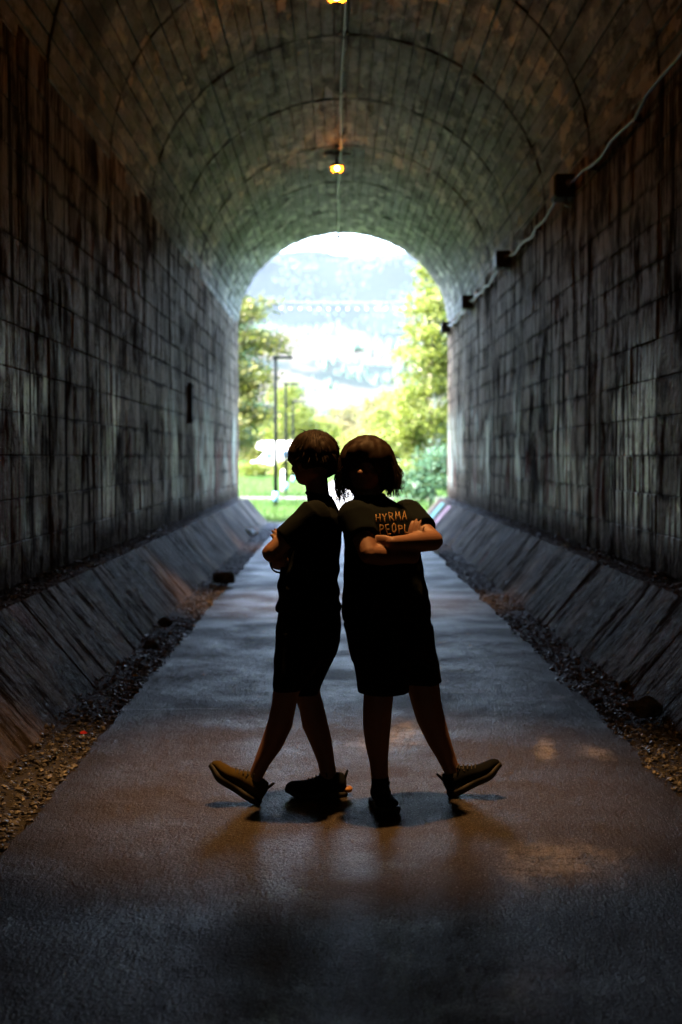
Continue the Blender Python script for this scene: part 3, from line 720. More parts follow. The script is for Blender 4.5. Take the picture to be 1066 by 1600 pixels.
# bollards
def bollard(px, py, yy, h, label):
    q = P(px, py, yy); root = empty('bollard', (q.x, yy, -.05)); bm = bmesh.new()
    tube(bm, [(0, 0, 0), (0, 0, h), (0, 0, h + .05)], [.10, .10, .05], 14); bmo('shaft', bm, 'white_paint', root, smooth=True)
    bm = bmesh.new(); tube(bm, [(0, 0, h * .78), (0, 0, h * .88)], .104, 14); bmo('band', bm, 'post_collar', root); tag(root, label, 'bollard')
bollard(443, 762, 62, .95, 'short white bollard beside the second lamp post')
# string lights across the path
root = empty('string_light', (0, 50, 0)); tag(root, 'row of white bulbs strung across between the trees outside', 'string light')
q0, q1 = P(372, 478, 50), P(700, 482, 50)
def sag(t_, dz): return Vector((q0.x - 2 + (q1.x - q0.x + 4) * t_, 50, q0.z + .16 + dz - .15 * 4 * t_ * (1 - t_)))
bm = bmesh.new(); tube(bm, [sag(k / 24, .12) for k in range(25)], .006, 6); bmo('support_wire', bm, 'steel_galv', root, (0, 50, 0))
bm = bmesh.new(); tube(bm, [sag(k / 24, -.05) for k in range(25)], .006, 6); bmo('flex', bm, 'post_paint', root, (0, 50, 0))
for k in range(34):
    c = sag((k + .5) / 34, -.12); bm = bmesh.new(); ball(bm, c, .042, seg=10); bmo('bulb', bm, 'bulb_white', root, (0, 50, 0), True)
for s in (-1, 1):
    e = sag(0 if s < 0 else 1, 0); pr = empty('string_pole', (e.x, 50, -.05)); tag(pr, 'thin pole holding the string of bulbs, ' + ('left of the path' if s < 0 else 'right of the path'), 'pole')
    bm = bmesh.new(); tube(bm, [(0, 0, 0), (0, 0, e.z + .4)], .05, 10); bmo('shaft', bm, 'steel_dark', pr, smooth=True); bm = bmesh.new(); box(bm, (0, 0, .02), (.25, .25, .04)); bmo('foot_plate', bm, 'steel_dark', pr)

# ------------------------------------------------------------------ vegetation
def leaves_mesh(name, cen, nrm_bias, size, mat, parent):
    n = len(cen); a = rng.normal(size=(n, 3)); a[:, 2] *= .7; a /= np.linalg.norm(a, axis=1)[:, None]
    b = np.cross(a, rng.normal(size=(n, 3))); b /= np.linalg.norm(b, axis=1)[:, None]
    s = size * rng.uniform(.6, 1.35, (n, 1)); a = a * s; b = b * s * .5
    V = np.stack([cen - a, cen + b * .9, cen + a, cen - b * .9], 1).reshape(-1, 3).astype('f')
    me = bpy.data.meshes.new(name); me.vertices.add(4 * n); me.vertices.foreach_set('co', V.ravel())
    me.loops.add(4 * n); me.loops.foreach_set('vertex_index', np.arange(4 * n, dtype='i'))
    me.polygons.add(n); me.polygons.foreach_set('loop_start', np.arange(0, 4 * n, 4, dtype='i')); me.polygons.foreach_set('loop_total', np.full(n, 4, 'i'))
    me.update(); me.validate(); me.materials.append(M[mat]); return link(bpy.data.objects.new(name, me), parent)
def broadleaf(name, label, cat, loc, h, blobs, nclump, nleaf, size, mat, bark='bark', group=None, trunk_r=.14, spread=.35):
    """blobs: (x, y, z, rx, ry, rz) relative to the foot"""
    root = empty(name, loc); tag(root, label, cat, group)
    vol = np.array([b[3] * b[4] * b[5] for b in blobs]) ** .7; vol /= vol.sum(); cl = []
    for _ in range(nclump):
        b = blobs[rng.choice(len(blobs), p=vol)]; d = rng.normal(size=3); d /= np.linalg.norm(d); r = rng.random() ** .4
        cl.append(np.array(b[:3]) + d * r * np.array(b[3:]))
    cl = np.array(cl)
    per = nleaf // nclump; cen = np.repeat(cl, per, 0) + rng.normal(size=(per * nclump, 3)) * np.array([spread, spread, spread * .55])
    leaves_mesh('crown', cen, None, size, mat, root)
    bm = bmesh.new(); top = np.mean([b[:3] for b in blobs], 0); tp = Vector(top) + Vector((0, 0, h * .12))
    tube(bm, [(0, 0, -.1), (0.02 * h, 0, h * .2), Vector((0, 0, h * .3)).lerp(Vector(top), .3), Vector(top), tp], [trunk_r * 1.3, trunk_r, trunk_r * .8, trunk_r * .45, .02], 9)
    bmo('trunk', bm, bark, root, smooth=True)
    bm = bmesh.new()
    for k in range(0, nclump, max(1, nclump // 16)):
        e = Vector(cl[k]); st = Vector((0, 0, max(h * .15, e.z * .55))).lerp(Vector((top[0], top[1], e.z * .6)), .6); m_ = st.lerp(e, .5) + Vector((0, 0, .08 * h * random.random()))
        tube(bm, [st, m_, e], [trunk_r * .35, trunk_r * .22, .012], 6)
    bmo('limb', bm, bark, root, smooth=True); return root
def conifer(name, label, loc, h, r, mat, n=5000, group=None, size=.16):
    root = empty(name, loc); tag(root, label, 'tree', group); pts = []
    nb = 70
    for k in range(nb):
        t_ = (k + .5) / nb; z = h * (.08 + .9 * t_); L = r * (1 - t_) ** .85 * random.uniform(.6, 1.1) + .1; a = k * 2.4 + random.random()
        u = rng.random(n // nb) ** .6
        p = np.stack([np.cos(a) * L * u, np.sin(a) * L * u, z - .25 * L * u + .1 * L * u * u], 1) + rng.normal(size=(n // nb, 3)) * np.array([.12, .12, .07]) * (r / 2)
        pts.append(p)
    leaves_mesh('crown', np.concatenate(pts), None, size, mat, root)
    bm = bmesh.new(); tube(bm, [(0, 0, -.1), (0, 0, h * .5), (0, 0, h * .97)], [.02 * h, .012 * h, .01], 8); bmo('trunk', bm, 'bark', root, smooth=True)
def at(px, yy): return (P(px, 714, yy).x, yy, -.06)
TG = 'trees beyond the tunnel mouth'
# left tree: loose, hanging olive foliage
broadleaf('tree', 'loose olive-green tree at left edge of the exit view', 'tree', at(352, 46), 9.0,
          [(.6, 0, 6.3, 1.1, 1.2, .55), (.9, 0, 5.2, 1.15, 1.1, .4), (.55, .2, 4.1, 1.25, 1.2, .55), (.2, 0, 3.1, 1.3, 1.2, .6), (-.9, 0, 5.2, 1.6, 1.4, 2.2), (-.4, .3, 7.4, 1.0, 1.2, .9), (.1, 0, 2.2, .8, 1, .5)], 170, 15000, .085, 'leaf_olive', group=TG, spread=.24)
broadleaf('tree', 'dark-leaved tree behind the olive tree at left', 'tree', at(345, 56), 8.0, [(.4, 0, 4.0, 1.5, 1.4, 2.0), (.6, .3, 6.0, .8, 1, 1.0)], 110, 8000, .10, 'leaf_dark', group=TG, spread=.3)
broadleaf('tree', 'round yellow-green tree behind the lamp posts', 'tree', at(452, 118), 8.0, [(0, 0, 4.4, 2.3, 2.2, 2.6), (-.6, 0, 6.6, 1.2, 1.2, 1.2), (1.5, 0, 3.0, 1.6, 1.5, 1.4)], 150, 9000, .16, 'leaf_lime', group=TG, spread=.4)
broadleaf('tree', 'wide yellow-green tree left of the valley gap', 'tree', at(492, 135), 6.5, [(0, 0, 3.4, 2.6, 2.2, 2.2), (1.2, 0, 2.6, 1.8, 1.6, 1.5)], 120, 8000, .16, 'leaf_lime', group=TG, spread=.4)
# right tree: tall, lime, tapering
broadleaf('tree', 'tall sunlit lime-green tree filling the right of the exit view', 'tree', at(672, 50), 11.0,
          [(.1, 0, 7.4, .75, .9, 1.2), (.0, 0, 6.0, 1.05, 1.1, 1.0), (-.05, 0, 4.8, 1.25, 1.2, 1.0), (-.25, 0, 3.5, 1.5, 1.4, 1.0), (-.35, 0, 2.4, 1.6, 1.4, .9), (.9, 0, 5.6, 1.0, 1.2, 2.2), (.35, 0, 8.9, .5, .6, .9)], 230, 20000, .085, 'leaf_lime', bark='bark_pale', group=TG, spread=.24)
broadleaf('tree', 'dark green tree showing behind the lime tree at right', 'tree', at(706, 60), 9.0, [(-.2, 0, 4.2, 1.2, 1.3, 2.6), (.3, 0, 6.4, 1.2, 1.2, 1.3)], 110, 8000, .11, 'leaf_dark', group=TG, spread=.3)
broadleaf('bush', 'dark blue-green bush at foot of the right tree', 'bush', at(672, 43), 1.9, [(0, 0, 1.0, .75, .8, .75), (.5, 0, 1.3, .6, .7, .65), (-.35, 0, .6, .6, .6, .5)], 90, 7000, .06, 'leaf_dark', group=TG, trunk_r=.04, spread=.16)
broadleaf('bush', 'low bright green bush beside the dark bush', 'bush', at(632, 54), 1.6, [(0, 0, .8, .8, .7, .6), (-.6, 0, .6, .6, .6, .45)], 60, 4000, .07, 'leaf_lime', group=TG, trunk_r=.03, spread=.2)
broadleaf('tree', 'pale pinkish dry tree in the middle of the valley gap', 'tree', at(545, 150), 7.5, [(0, 0, 4.2, 2.0, 2, 3.0), (1.4, 0, 3.0, 1.6, 1.6, 1.8)], 130, 8000, .17, 'leaf_pale', group=TG, spread=.42)
broadleaf('tree', 'pale tree behind the lime tree, right of the gap', 'tree', at(588, 140), 8.5, [(0, 0, 4.8, 2.0, 2, 3.0), (1.2, 0, 6.2, 1.6, 1.6, 1.8)], 130, 8000, .17, 'leaf_pale', group=TG, spread=.42)
conifer('conifer', 'far blue conifer standing in the valley gap', at(519, 330), 13, 3.4, 'needle', 4500, TG, .34)
for k, (px, yy, h, m_, lab) in enumerate(((400, 125, 5.0, 'leaf_olive', 'olive shrub showing behind the van roof'), (425, 150, 7.5, 'leaf_lime', 'far lime tree behind the van'), (465, 180, 8.0, 'leaf_olive', 'far olive tree right of the last lamp post'), (612, 105, 6.0, 'leaf_lime', 'low lime tree behind the long-haired person'), (560, 110, 3.4, 'leaf_lime', 'rounded lime shrub between the two heads'))):
    broadleaf('tree', lab, 'tree', at(px, yy), h, [(0, 0, h * .55, h * .38, h * .35, h * .42), (h * .15, 0, h * .35, h * .3, h * .3, h * .3)], 90, 5500, .15, m_, group=TG, spread=.38)
for px, yy, h, m_, lab in ((392, 100, 1.3, 'leaf_lime', 'low green bush in front of the van, farthest left'), (418, 104, 1.1, 'leaf_olive', 'low olive bush in front of the middle of the van'), (446, 98, 1.4, 'leaf_lime', 'low green bush beside the short-haired head'), (478, 108, 1.6, 'leaf_pale', 'pale bush behind the short-haired head')):
    broadleaf('bush', lab, 'bush', at(px, yy), h, [(0, 0, h * .5, h * .75, h * .6, h * .42), (h * .5, 0, h * .4, h * .5, h * .5, h * .32)], 50, 2600, .12, m_, group='low bushes by the van', trunk_r=.03, spread=.22)
# grass blades
n = 48000; gy = 32.8 + 80 * rng.random(n) ** 1.6; gx = rng.uniform(-8, 8, n); pc = 0.0002 * (gy - 32) ** 2
keep = (np.abs(gx - pc) > 1.1 + .15 * rng.random(n)) & ~((gy > 51.4) & (gy < 55.6)); gx, gy = gx[keep], gy[keep]; n = len(gx)
hh = rng.uniform(.06, .22, n) * (1 + (gy - 33) / 60); th = rng.uniform(0, 6.28, n); w = .014; lean = rng.normal(size=(n, 2)) * .05
V = np.zeros((n, 3, 3)); V[:, 0] = np.stack([gx - w * np.cos(th), gy - w * np.sin(th), np.full(n, -.06)], 1); V[:, 1] = np.stack([gx + w * np.cos(th), gy + w * np.sin(th), np.full(n, -.06)], 1); V[:, 2] = np.stack([gx + lean[:, 0], gy + lean[:, 1], -.06 + hh], 1)
me = bpy.data.meshes.new('grass_blades'); me.from_pydata(V.reshape(-1, 3).tolist(), [], np.arange(3 * n).reshape(-1, 3).tolist()); me.materials.append(M['grass_blade'])
o = bpy.data.objects.new('grass_blades', me); C.objects.link(o); tag(o, 'bright green grass outside the tunnel mouth', 'grass', kind='stuff')

# ------------------------------------------------------------------ hills and haze
def heightfield(name, x0, x1, y0, y1, nx, ny, fn, mat):
    v = []; f = []
    for j in range(ny + 1):
        for i in range(nx + 1):
            x = x0 + (x1 - x0) * i / nx; y = y0 + (y1 - y0) * j / ny; v.append((x, y, fn(x, y)))
    for j in range(ny):
        for i in range(nx): a = j * (nx + 1) + i; f.append((a, a + 1, a + nx + 2, a + nx + 1))
    return tag(mk(name, v, f, mat, smooth=True), kind='structure')
def sm(a, b, x): t_ = min(1, max(0, (x - a) / (b - a))); return t_ * t_ * (3 - 2 * t_)
def near_h(x, y):
    return -2 + 205 * sm(500, 2600, y) ** 1.1 * (1 - .12 * sm(0, 500, x)) + 28 * sm(600, 1500, y) * mnoise.fractal((x * .003, y * .003, 1), 1, 2, 4)
def far_h(x, y):
    return -5 + 780 * sm(2400, 5600, y) + 80 * sm(2600, 4200, y) * mnoise.fractal((x * .0012, y * .0012, 5), 1, 2, 5) * (1 - .75 * sm(4500, 5600, y)) + 10 * mnoise.fractal((x * .006, y * .006, 9), 1, 2, 3) * sm(2600, 3500, y)
heightfield('hill', -2500, 2500, 480, 2700, 90, 60, near_h, 'near_slope')
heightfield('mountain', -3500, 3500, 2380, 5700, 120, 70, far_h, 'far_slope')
# woods on the near slope
def woods(name, n, fn, x0, x1, y0, y1, thr, label):
    V, F = [], []
    while n:
        x = random.uniform(x0, x1); y = random.uniform(y0, y1)
        if mnoise.noise((x * .006, y * .004, 3)) < thr: continue
        n -= 1; z = fn(x, y) - 1; h = random.uniform(7, 15); r = h * .26; b = len(V); a0 = random.random() * 6
        V += [(x + r * math.cos(a0 + k * 1.2566), y + r * math.sin(a0 + k * 1.2566), z + random.uniform(0, .2) * h) for k in range(5)] + [(x, y, z + h)]
        F += [(b + k, b + (k + 1) % 5, b + 5) for k in range(5)]
    tag(mk(name, V, F, 'needle'), label, 'woods', kind='stuff')
woods('woods', 5000, near_h, -900, 900, 560, 2600, .08, 'scattered dark woods on the pale lower slope')
woods('woods', 7000, far_h, -1300, 1300, 2700, 5400, -.05, 'far forest covering the blue mountain')
t = NT('haze_air'); t.n.remove(t.b); pv = t.n.new('ShaderNodeVolumePrincipled'); pv.inputs['Color'].default_value = (0.93, 0.95, 1.0, 1); pv.inputs['Density'].default_value = 0.000006; pv.inputs['Anisotropy'].default_value = 0.3
t.l.new(pv.outputs[0], t.out.inputs['Volume']); M['haze'] = t.m
bm = bmesh.new(); box(bm, (0, 2825, 498), (7400, 5950, 1010)); o = bmo('haze', bm, 'haze'); tag(o, 'pale blue haze filling the valley air', 'haze', kind='stuff')

# ------------------------------------------------------------------ people
S = 6.2 / FPX                                     # metres per photo pixel where they stand
def nz(p, s, o=0.0): return mnoise.noise(Vector(p) * s + Vector((o, o * 2, o * 3)))
def head_into(bm, top, chin_z, f, w=1.0):
    """head with jaw, nose, brow, lips and ears joined into the body; top = crown point, f = facing direction"""
    f = Vector(f).normalized(); yaw = math.atan2(f.y, f.x); H = top.z - chin_z; c = Vector((top.x, top.y, 0)); l = Vector((-f.y, f.x, 0))
    def sec(t_, off, a, b): q = c + f * off; return (q.x, q.y, top.z - H * t_, a, b, yaw)
    loft(bm, [sec(1.0, .040, .030, .022), sec(.965, .038, .052, .036 * w), sec(.88, .026, .072, .052 * w), sec(.76, .012, .086, .062 * w), sec(.64, .004, .092, .068 * w), sec(.52, -.002, .096, .073 * w),
              sec(.40, -.006, .100, .077 * w), sec(.28, -.010, .099, .077 * w), sec(.17, -.010, .090, .070 * w), sec(.08, -.010, .072, .056 * w), sec(.02, -.010, .044, .034 * w), sec(0, -.010, .015, .012)], 32, 2.15)
    def pt(t_, fo, lo): q = c + f * fo + l * lo; return Vector((q.x, q.y, top.z - H * t_))
    tube(bm, [pt(.46, .088, 0), pt(.56, .100, 0), pt(.635, .112, 0)], [.009, .012, .015], 12, round_end=True)        # nose
    for s in (-1, 1):
        ball(bm, pt(.65, .098, .013 * s), (.012, .012, .010), seg=12)                                              # nostril wing
        tube(bm, [pt(.43, .084, .016 * s), pt(.415, .080, .034 * s), pt(.44, .066, .052 * s)], [.009, .010, .007], 10, round_end=True)   # brow
        tube(bm, [pt(.45, -.006, .073 * s * w), pt(.54, -.008, .080 * s * w), pt(.64, .0, .072 * s * w)], [(.018, .008), (.022, .009), (.012, .007)], 10, ref=f, round_end=True)   # ear
        ball(bm, pt(.66, .066, .038 * s), (.026, .026, .024), seg=12)                                              # cheek
    tube(bm, [pt(.765, .084, -.022), pt(.755, .092, 0), pt(.765, .084, .022)], .0075, 8, round_end=True); tube(bm, [pt(.80, .082, -.018), pt(.805, .090, 0), pt(.80, .082, .018)], .008, 8, round_end=True)
    ball(bm, pt(.93, .062, 0), (.022, .022, .018), seg=12)
    return pt
def hand_into(bm, wrist, d, palm_n, curl=0.9, spread=.02, thumb_side=1):
    """palm and five separate bent fingers; d = finger direction, palm_n = direction the palm faces"""
    d = Vector(d).normalized(); n_ = Vector(palm_n); n_ = (n_ - d * n_.dot(d)).normalized(); s = d.cross(n_) * thumb_side
    w = Vector(wrist)
    tube(bm, [w, w + d * .03, w + d * .065, w + d * .088], [(.018, .026), (.015, .036), (.014, .040), (.012, .038)], 16, ref=n_, round_end=True)
    for k, (o, L, r) in enumerate(((.029, .070, .0085), (.010, .078, .0088), (-.010, .073, .0085), (-.028, .058, .0075))):
        p = w + d * (.088 if k < 3 else .080) + s * o; pts = [p - d * .02, p]; dd = (d + s * (o * spread * 20)).normalized()
        for j, fr in enumerate((.42, .32, .26)):
            ang = curl * (.35 + .3 * j); q = (dd * math.cos(ang) + n_ * math.sin(ang)).normalized(); pts.append(pts[-1] + q * L * fr)
        tube(bm, pts, [r * 1.05, r * 1.05, r, r * .92, r * .78], 10, round_end=True)
    p = w + d * .022 + s * .028
    q1 = (d * .6 + s * .75 + n_ * .25).normalized(); q2 = (d * .9 + s * .25 + n_ * .35).normalized()
    tube(bm, [p - s * .012, p + q1 * .034, p + q1 * .034 + q2 * .030, p + q1 * .034 + q2 * .054], [.013, .0115, .0100, .0082], 10, round_end=True)
def px_loft(bm, rows, Yc, n=36, p=2.3, yaw=0.0):
    """rows: (py, px_left, px_right, half depth in Y, shift in Y)"""
    secs = []
    for (py, l, r, dep, dy) in rows:
        q = P((l + r) / 2, py, Yc + dy); secs.append((q.x, q.y, q.z, (r - l) / 2 * S, dep, 0))
    loft(bm, secs, n, p)
def leg_into(bm, rows):
    pts = [P(px, py, yy) for (px, py, hw, yy) in rows]; tube(bm, pts, [(hw * S, hw * S * 1.04) for (_, _, hw, _) in rows], 20, ref=(1, 0, 0))
def shoe(parent, base, ground_pt, yaw, pitch, mat, sole_mat, L=.275, up=0.0, label=None, heel_mat=None, sidelean=0.0):
    """sneaker: local +x to the toe, heel bottom edge at the origin"""
    mtx = Matrix.Translation(ground_pt) @ Matrix.Rotation(yaw, 4, 'Z') @ Matrix.Rotation(-pitch, 4, 'Y')
    def tr(bm):
        bmesh.ops.transform(bm, matrix=mtx, verts=bm.verts[:]); return bm
    def outline(x):    # half width and toe spring along the foot, x in 0..1
        w = .036 + .010 * sm(0, .25, x) - .008 * sm(.25, .45, x) + .012 * sm(.45, .72, x) - .040 * sm(.78, 1.04, x); return w - .02 * (1 - sm(-.05, .06, x))
    xs = np.linspace(0, 1, 22)
    bm = bmesh.new(); rings = []
    top = [(0, .085), (.05, .108), (.14, .112), (.24, .106), (.34, .112), (.44, .100), (.55, .084), (.68, .076), (.82, .074), (.93, .073), (1.0, .056)]
    for x in xs:
        h = np.interp(x, [a for a, _ in top], [b for _, b in top]); z0 = .026 + .014 * sm(.7, 1, x); w = outline(x) * .97; ring = []
        for k in range(20):
            a = 2 * math.pi * k / 20; cz = math.cos(a); cy_ = math.sin(a); q = (abs(cz) ** 2.6 + abs(cy_) ** 2.6) ** (-1 / 2.6)
            zz = (z0 + h) / 2 + (h - z0) / 2 * cz * q; nar = 1 - (.42 if x < .5 else .25) * sm(.45, 1, (zz - z0) / max(.001, h - z0)); ring.append(bm.verts.new((x * L, w * cy_ * q * nar, zz)))
        rings.append(ring)
    for a, b in zip(rings, rings[1:]):
        for k in range(20): bm.faces.new((a[k], a[(k + 1) % 20], b[(k + 1) % 20], b[k]))
    bm.faces.new(rings[0]); bm.faces.new(rings[-1][::-1])
    up_ = bmo('shoe', tr(bm), mat, parent, base, True)
    if label: up_['label'] = label
    bm = bmesh.new(); rings = []
    for x in xs:
        w = outline(x) * 1.10; zb = .03 * sm(.72, 1.05, x) + .010 * (1 - sm(0, .10, x)); zt = .030 + .016 * sm(.7, 1, x)
        X = (x * 1.035 - .02) * L; rings.append([bm.verts.new(q) for q in ((X, -w * .92, zb), (X, w * .92, zb), (X, w * 1.04, (zb + zt) / 2), (X, w, zt), (X, -w, zt), (X, -w * 1.04, (zb + zt) / 2))])
    for a, b in zip(rings, rings[1:]):
        for k in range(6): bm.faces.new((a[k], a[(k + 1) % 6], b[(k + 1) % 6], b[k]))
    bm.faces.new(rings[0]); bm.faces.new(rings[-1][::-1]); bmo('sole', tr(bm), sole_mat, up_, None, True)
    if heel_mat:
        bm = bmesh.new(); ball(bm, (-.004, 0, .036), (.026, .036, .016), seg=16); bmo('heel_counter', tr(bm), heel_mat, up_, None, True)
    bm = bmesh.new(); tube(bm, [(.006, 0, .085), (-.002, 0, .106), (-.006, 0, .117)], [(.007, .016), (.006, .015), (.005, .010)], 8, ref=(1, 0, 0), round_end=True); bmo('heel_tab', tr(bm), mat, up_, None, True)
    for k in range(5):
        x = .36 + .06 * k; h = np.interp(x, [a for a, _ in top], [b for _, b in top]); bm = bmesh.new()
        tube(bm, [(x * L, -.024, h - .008), (x * L + .006, 0, h + .003), (x * L, .024, h - .008)], .0032, 6, round_end=True); bmo('lace', tr(bm), 'lace', up_)
    bm = bmesh.new(); x = .345 * L
    for s in (-1, 1):
        tube(bm, [(x, 0, .103), (x + .004, .018 * s, .116), (x - .004, .036 * s, .112), (x - .006, .034 * s, .098), (x, .004 * s, .102)], .003, 6, round_end=True)
        tube(bm, [(x, 0, .103), (x + .012, .012 * s, .100), (x + .020, .030 * s, .085)], .0028, 6, round_end=True)
    bmo('bow', tr(bm), 'lace', up_)
    return up_
def strands(bm, gen, n, r):
    for k in range(n):
        pts = gen(k)
        if pts: tube(bm, pts, [r * (1 - .75 * i / (len(pts) - 1)) for i in range(len(pts))], 4, caps=False)

# ---- short-haired person, facing left
YA = 6.20
baseA = (P(470, 1250, 6.2).x, 6.2, 0)
A = empty('person', baseA); tag(A, 'short-haired person in dark tee and knee shorts facing left, arms crossed', 'person', 'two people standing back to back')
bm = bmesh.new()
topA = P(489, 682, YA); chinA = P(480, 758, YA); fA = Vector((-.58, .81, 0))
ptA = head_into(bm, topA, chinA.z, fA, .98)
tube(bm, [P(499, 798, YA), P(497, 774, YA), P(494, 748, YA), P(492, 735, YA)], [(.046, .046), (.050, .052), (.050, .052), (.05, .05)], 20, ref=(1, 0, 0))
px_loft(bm, [(1010, 452, 518, .13, 0), (960, 448, 520, .135, 0), (910, 452, 520, .125, 0), (870, 462, 520, .125, 0), (830, 474, 522, .14, 0), (808, 480, 520, .125, 0), (797, 486, 514, .08, 0), (786, 490, 508, .05, 0)], YA)
# legs: near (forward) and far
leg_into(bm, [(478, 990, 27, 6.12), (462, 1040, 23, 6.11), (447, 1080, 20.5, 6.10), (443, 1105, 19, 6.10), (438, 1130, 19.5, 6.10), (425, 1162, 17, 6.11), (410, 1190, 12.5, 6.11), (400, 1212, 11, 6.12), (394, 1236, 11, 6.12)])
leg_into(bm, [(488, 990, 27, 6.29), (484, 1040, 23, 6.29), (480, 1082, 21, 6.28), (487, 1106, 20, 6.28), (492, 1130, 20.5, 6.27), (502, 1160, 17.5, 6.27), (509, 1186, 14, 6.27), (513, 1208, 13, 6.27), (514, 1234, 13, 6.27)])
# arms
def arm(bm, sh, el, wr, r=(.050, .042, .040, .027)):
    sh, el, wr = Vector(sh), Vector(el), Vector(wr)
    tube(bm, [sh, sh.lerp(el, .5), el], [r[0] * .72, r[1] * .95, r[2]], 18, round_end=True)
    tube(bm, [el, el.lerp(wr, .3), el.lerp(wr, .7), wr], [r[2], r[2] * 1.06, r[3] * 1.15, r[3]], 18, round_end=True)
LsA, LeA, LwA = P(490, 806, 6.03), P(424, 864, 6.00), P(449, 862, 6.21)
RsA, ReA, RwA = P(490, 806, 6.37), P(434, 876, 6.36), P(443, 876, 6.10)
arm(bm, LsA, LeA, LwA); hand_into(bm, LwA, (.45, .85, .25), (.8, -.4, -.2), .7, thumb_side=-1)
arm(bm, RsA, ReA, RwA); hand_into(bm, RwA, (-.02, -.55, .84), (-.75, .35, .1), .9, thumb_side=1)
# near hand resting on the chest side
me = remesh(bm, .0046, 3, .5); mesh_part('body', me, 'skin', A, baseA)
bm = bmesh.new()
for s in (-1, 1): ball(bm, ptA(.50, .076, .031 * s), .012, seg=14)
bmo('eyes', bm, 'eye_white', A, baseA, True)
# t-shirt
bm = bmesh.new()
px_loft(bm, [(958, 433, 531, .175, 0), (952, 432, 532, .178, 0), (930, 435, 530, .170, 0), (905, 434, 530, .165, 0), (880, 442, 531, .163, 0), (850, 455, 534, .170, 0), (825, 464, 535, .180, 0), (806, 471, 533, .178, 0), (793, 477, 528, .14, 0), (783, 481, 523, .085, 0), (775, 482, 516, .066, 0), (772, 483, 514, .062, 0)], YA, p=2.25)
for sh, el in ((LsA, LeA), (RsA, ReA)):
    e = sh.lerp(el, .66); ball(bm, sh + Vector((.006, 0, -.004)), .071, seg=20); tube(bm, [sh + Vector((.012, 0, .012)), sh.lerp(el, .35), e, e + (e - sh) * .02], [.072, .066, .061, .058], 22)
me = remesh(bm, .0065, 5, .5)
zf = P(0, 905, YA).z
def folds_a(p):
    k = .006 * nz((p.x * 5, p.y * 5, p.z * 16), 1.0) + .004 * nz(p, 22)
    low = max(0, min(1, (P(0, 860, YA).z - p.z) / .15)); return k * (.5 + low) + low * .007 * math.sin(p.z * 75 + 2.5 * nz(p, 6)) * (.4 + .6 * nz(p, 4, 3))
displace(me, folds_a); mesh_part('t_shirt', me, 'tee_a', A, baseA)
bm = bmesh.new()
for k in range(40):
    a = 2 * math.pi * k / 40
ring = [P(498.5, 774, YA) + Vector((.052 * math.cos(a), .068 * math.sin(a), -.012 * math.cos(a))) for a in np.linspace(0, 2 * math.pi, 33)]
tube(bm, ring, .0085, 8, caps=False); bmo('collar', bm, 'tee_a', A, baseA, True)
# shorts
bm = bmesh.new()
px_loft(bm, [(945, 436, 530, .168, 0), (965, 433, 533, .178, 0), (985, 431, 533, .182, 0), (1005, 431, 531, .182, 0), (1025, 431, 526, .180, 0)][::-1], YA)
px_loft(bm, [(985, 433, 525, .100, -.085), (1030, 429, 505, .098, -.09), (1060, 427, 484, .095, -.095), (1078, 426, 470, .092, -.098)][::-1], YA)
px_loft(bm, [(985, 440, 532, .100, .085), (1030, 446, 522, .098, .085), (1060, 452, 508, .095, .082), (1084, 455, 498, .092, .08)][::-1], YA)
me = remesh(bm, .0065, 4, .5)
displace(me, lambda p: .005 * nz((p.x * 14, p.y * 14, p.z * 4), 1.0) + .003 * nz(p, 18)); mesh_part('shorts', me, 'shorts_a', A, baseA)
shoe(A, baseA, Vector((P(403, 1262, 6.12).x, 6.12, 0.0)), math.pi, R(33), 'shoe_yellow', 'sole_dark', .268, label='mustard sneaker with raised toe')
shoe(A, baseA, Vector((P(541, 1250, 6.27).x, 6.27, 0.0)), math.pi * 1.0 + .06, 0, 'shoe_dark', 'sole_dark', .268, heel_mat='sole_amber', label='dark sneaker standing flat with amber heel')
bm = bmesh.new(); w = RwA.lerp(ReA, .18); dd = (ReA - RwA).normalized(); u = dd.orthogonal().normalized(); v_ = dd.cross(u)
tube(bm, [w + (u * math.cos(a) + v_ * math.sin(a)) * .038 + Vector((-.012, 0, -.014)) for a in np.linspace(0, 2 * math.pi, 25)], .004, 8, caps=False); bmo('wristband', bm, 'band', A, baseA, True)
# hair: cropped bowl
bm = bmesh.new()
hc = P(491.5, 708, YA)
rotA = Matrix.Rotation(math.atan2(fA.y, fA.x), 3, 'Z')
ball(bm, hc, (.107, .096, .093), rotA, 32); ball(bm, P(503, 722, YA), (.066, .072, .055), rotA, 24); ball(bm, P(508, 734, YA), (.036, .055, .032), rotA, 20)
ball(bm, P(470, 708, YA - .02), (.042, .06, .045), rotA, 20); ball(bm, P(466, 716, YA - .01), (.026, .05, .035), rotA, 20)
me = remesh(bm, .006, 6, .5); displace(me, lambda p: .004 + .005 * nz((p.x * 45, p.y * 45, p.z * 10), 1.0) + .002 * nz(p, 24)); cap_ = mesh_part('hair', me, 'hair', A, baseA)
bm = bmesh.new()
def gen_a(k):
    a = random.uniform(0, 2 * math.pi); e0 = random.uniform(.0, .9); pts = []
    dx, dy = math.cos(a), math.sin(a); front = (dx * fA.x + dy * fA.y); end = -.30 - .25 * max(0, -front) + random.uniform(-.12, .1); rr = random.choice((1.0, 1.01, 1.02, 1.03, 1.06))
    for i in range(6):
        e = math.pi / 2 * (1 - e0 * .4) + (end - math.pi / 2 * (1 - e0 * .4)) * i / 5
        ce = math.cos(e); lx, ly = dx * ce, dy * ce
        pts.append(hc + Vector((lx * .104, ly * .099, .094 * math.sin(e))) * rr + Vector((0, 0, .002 * math.sin(i * 2 + k))))
    pts[-1] += Vector((dx, dy, 0)) * random.uniform(-.006, .012); return pts
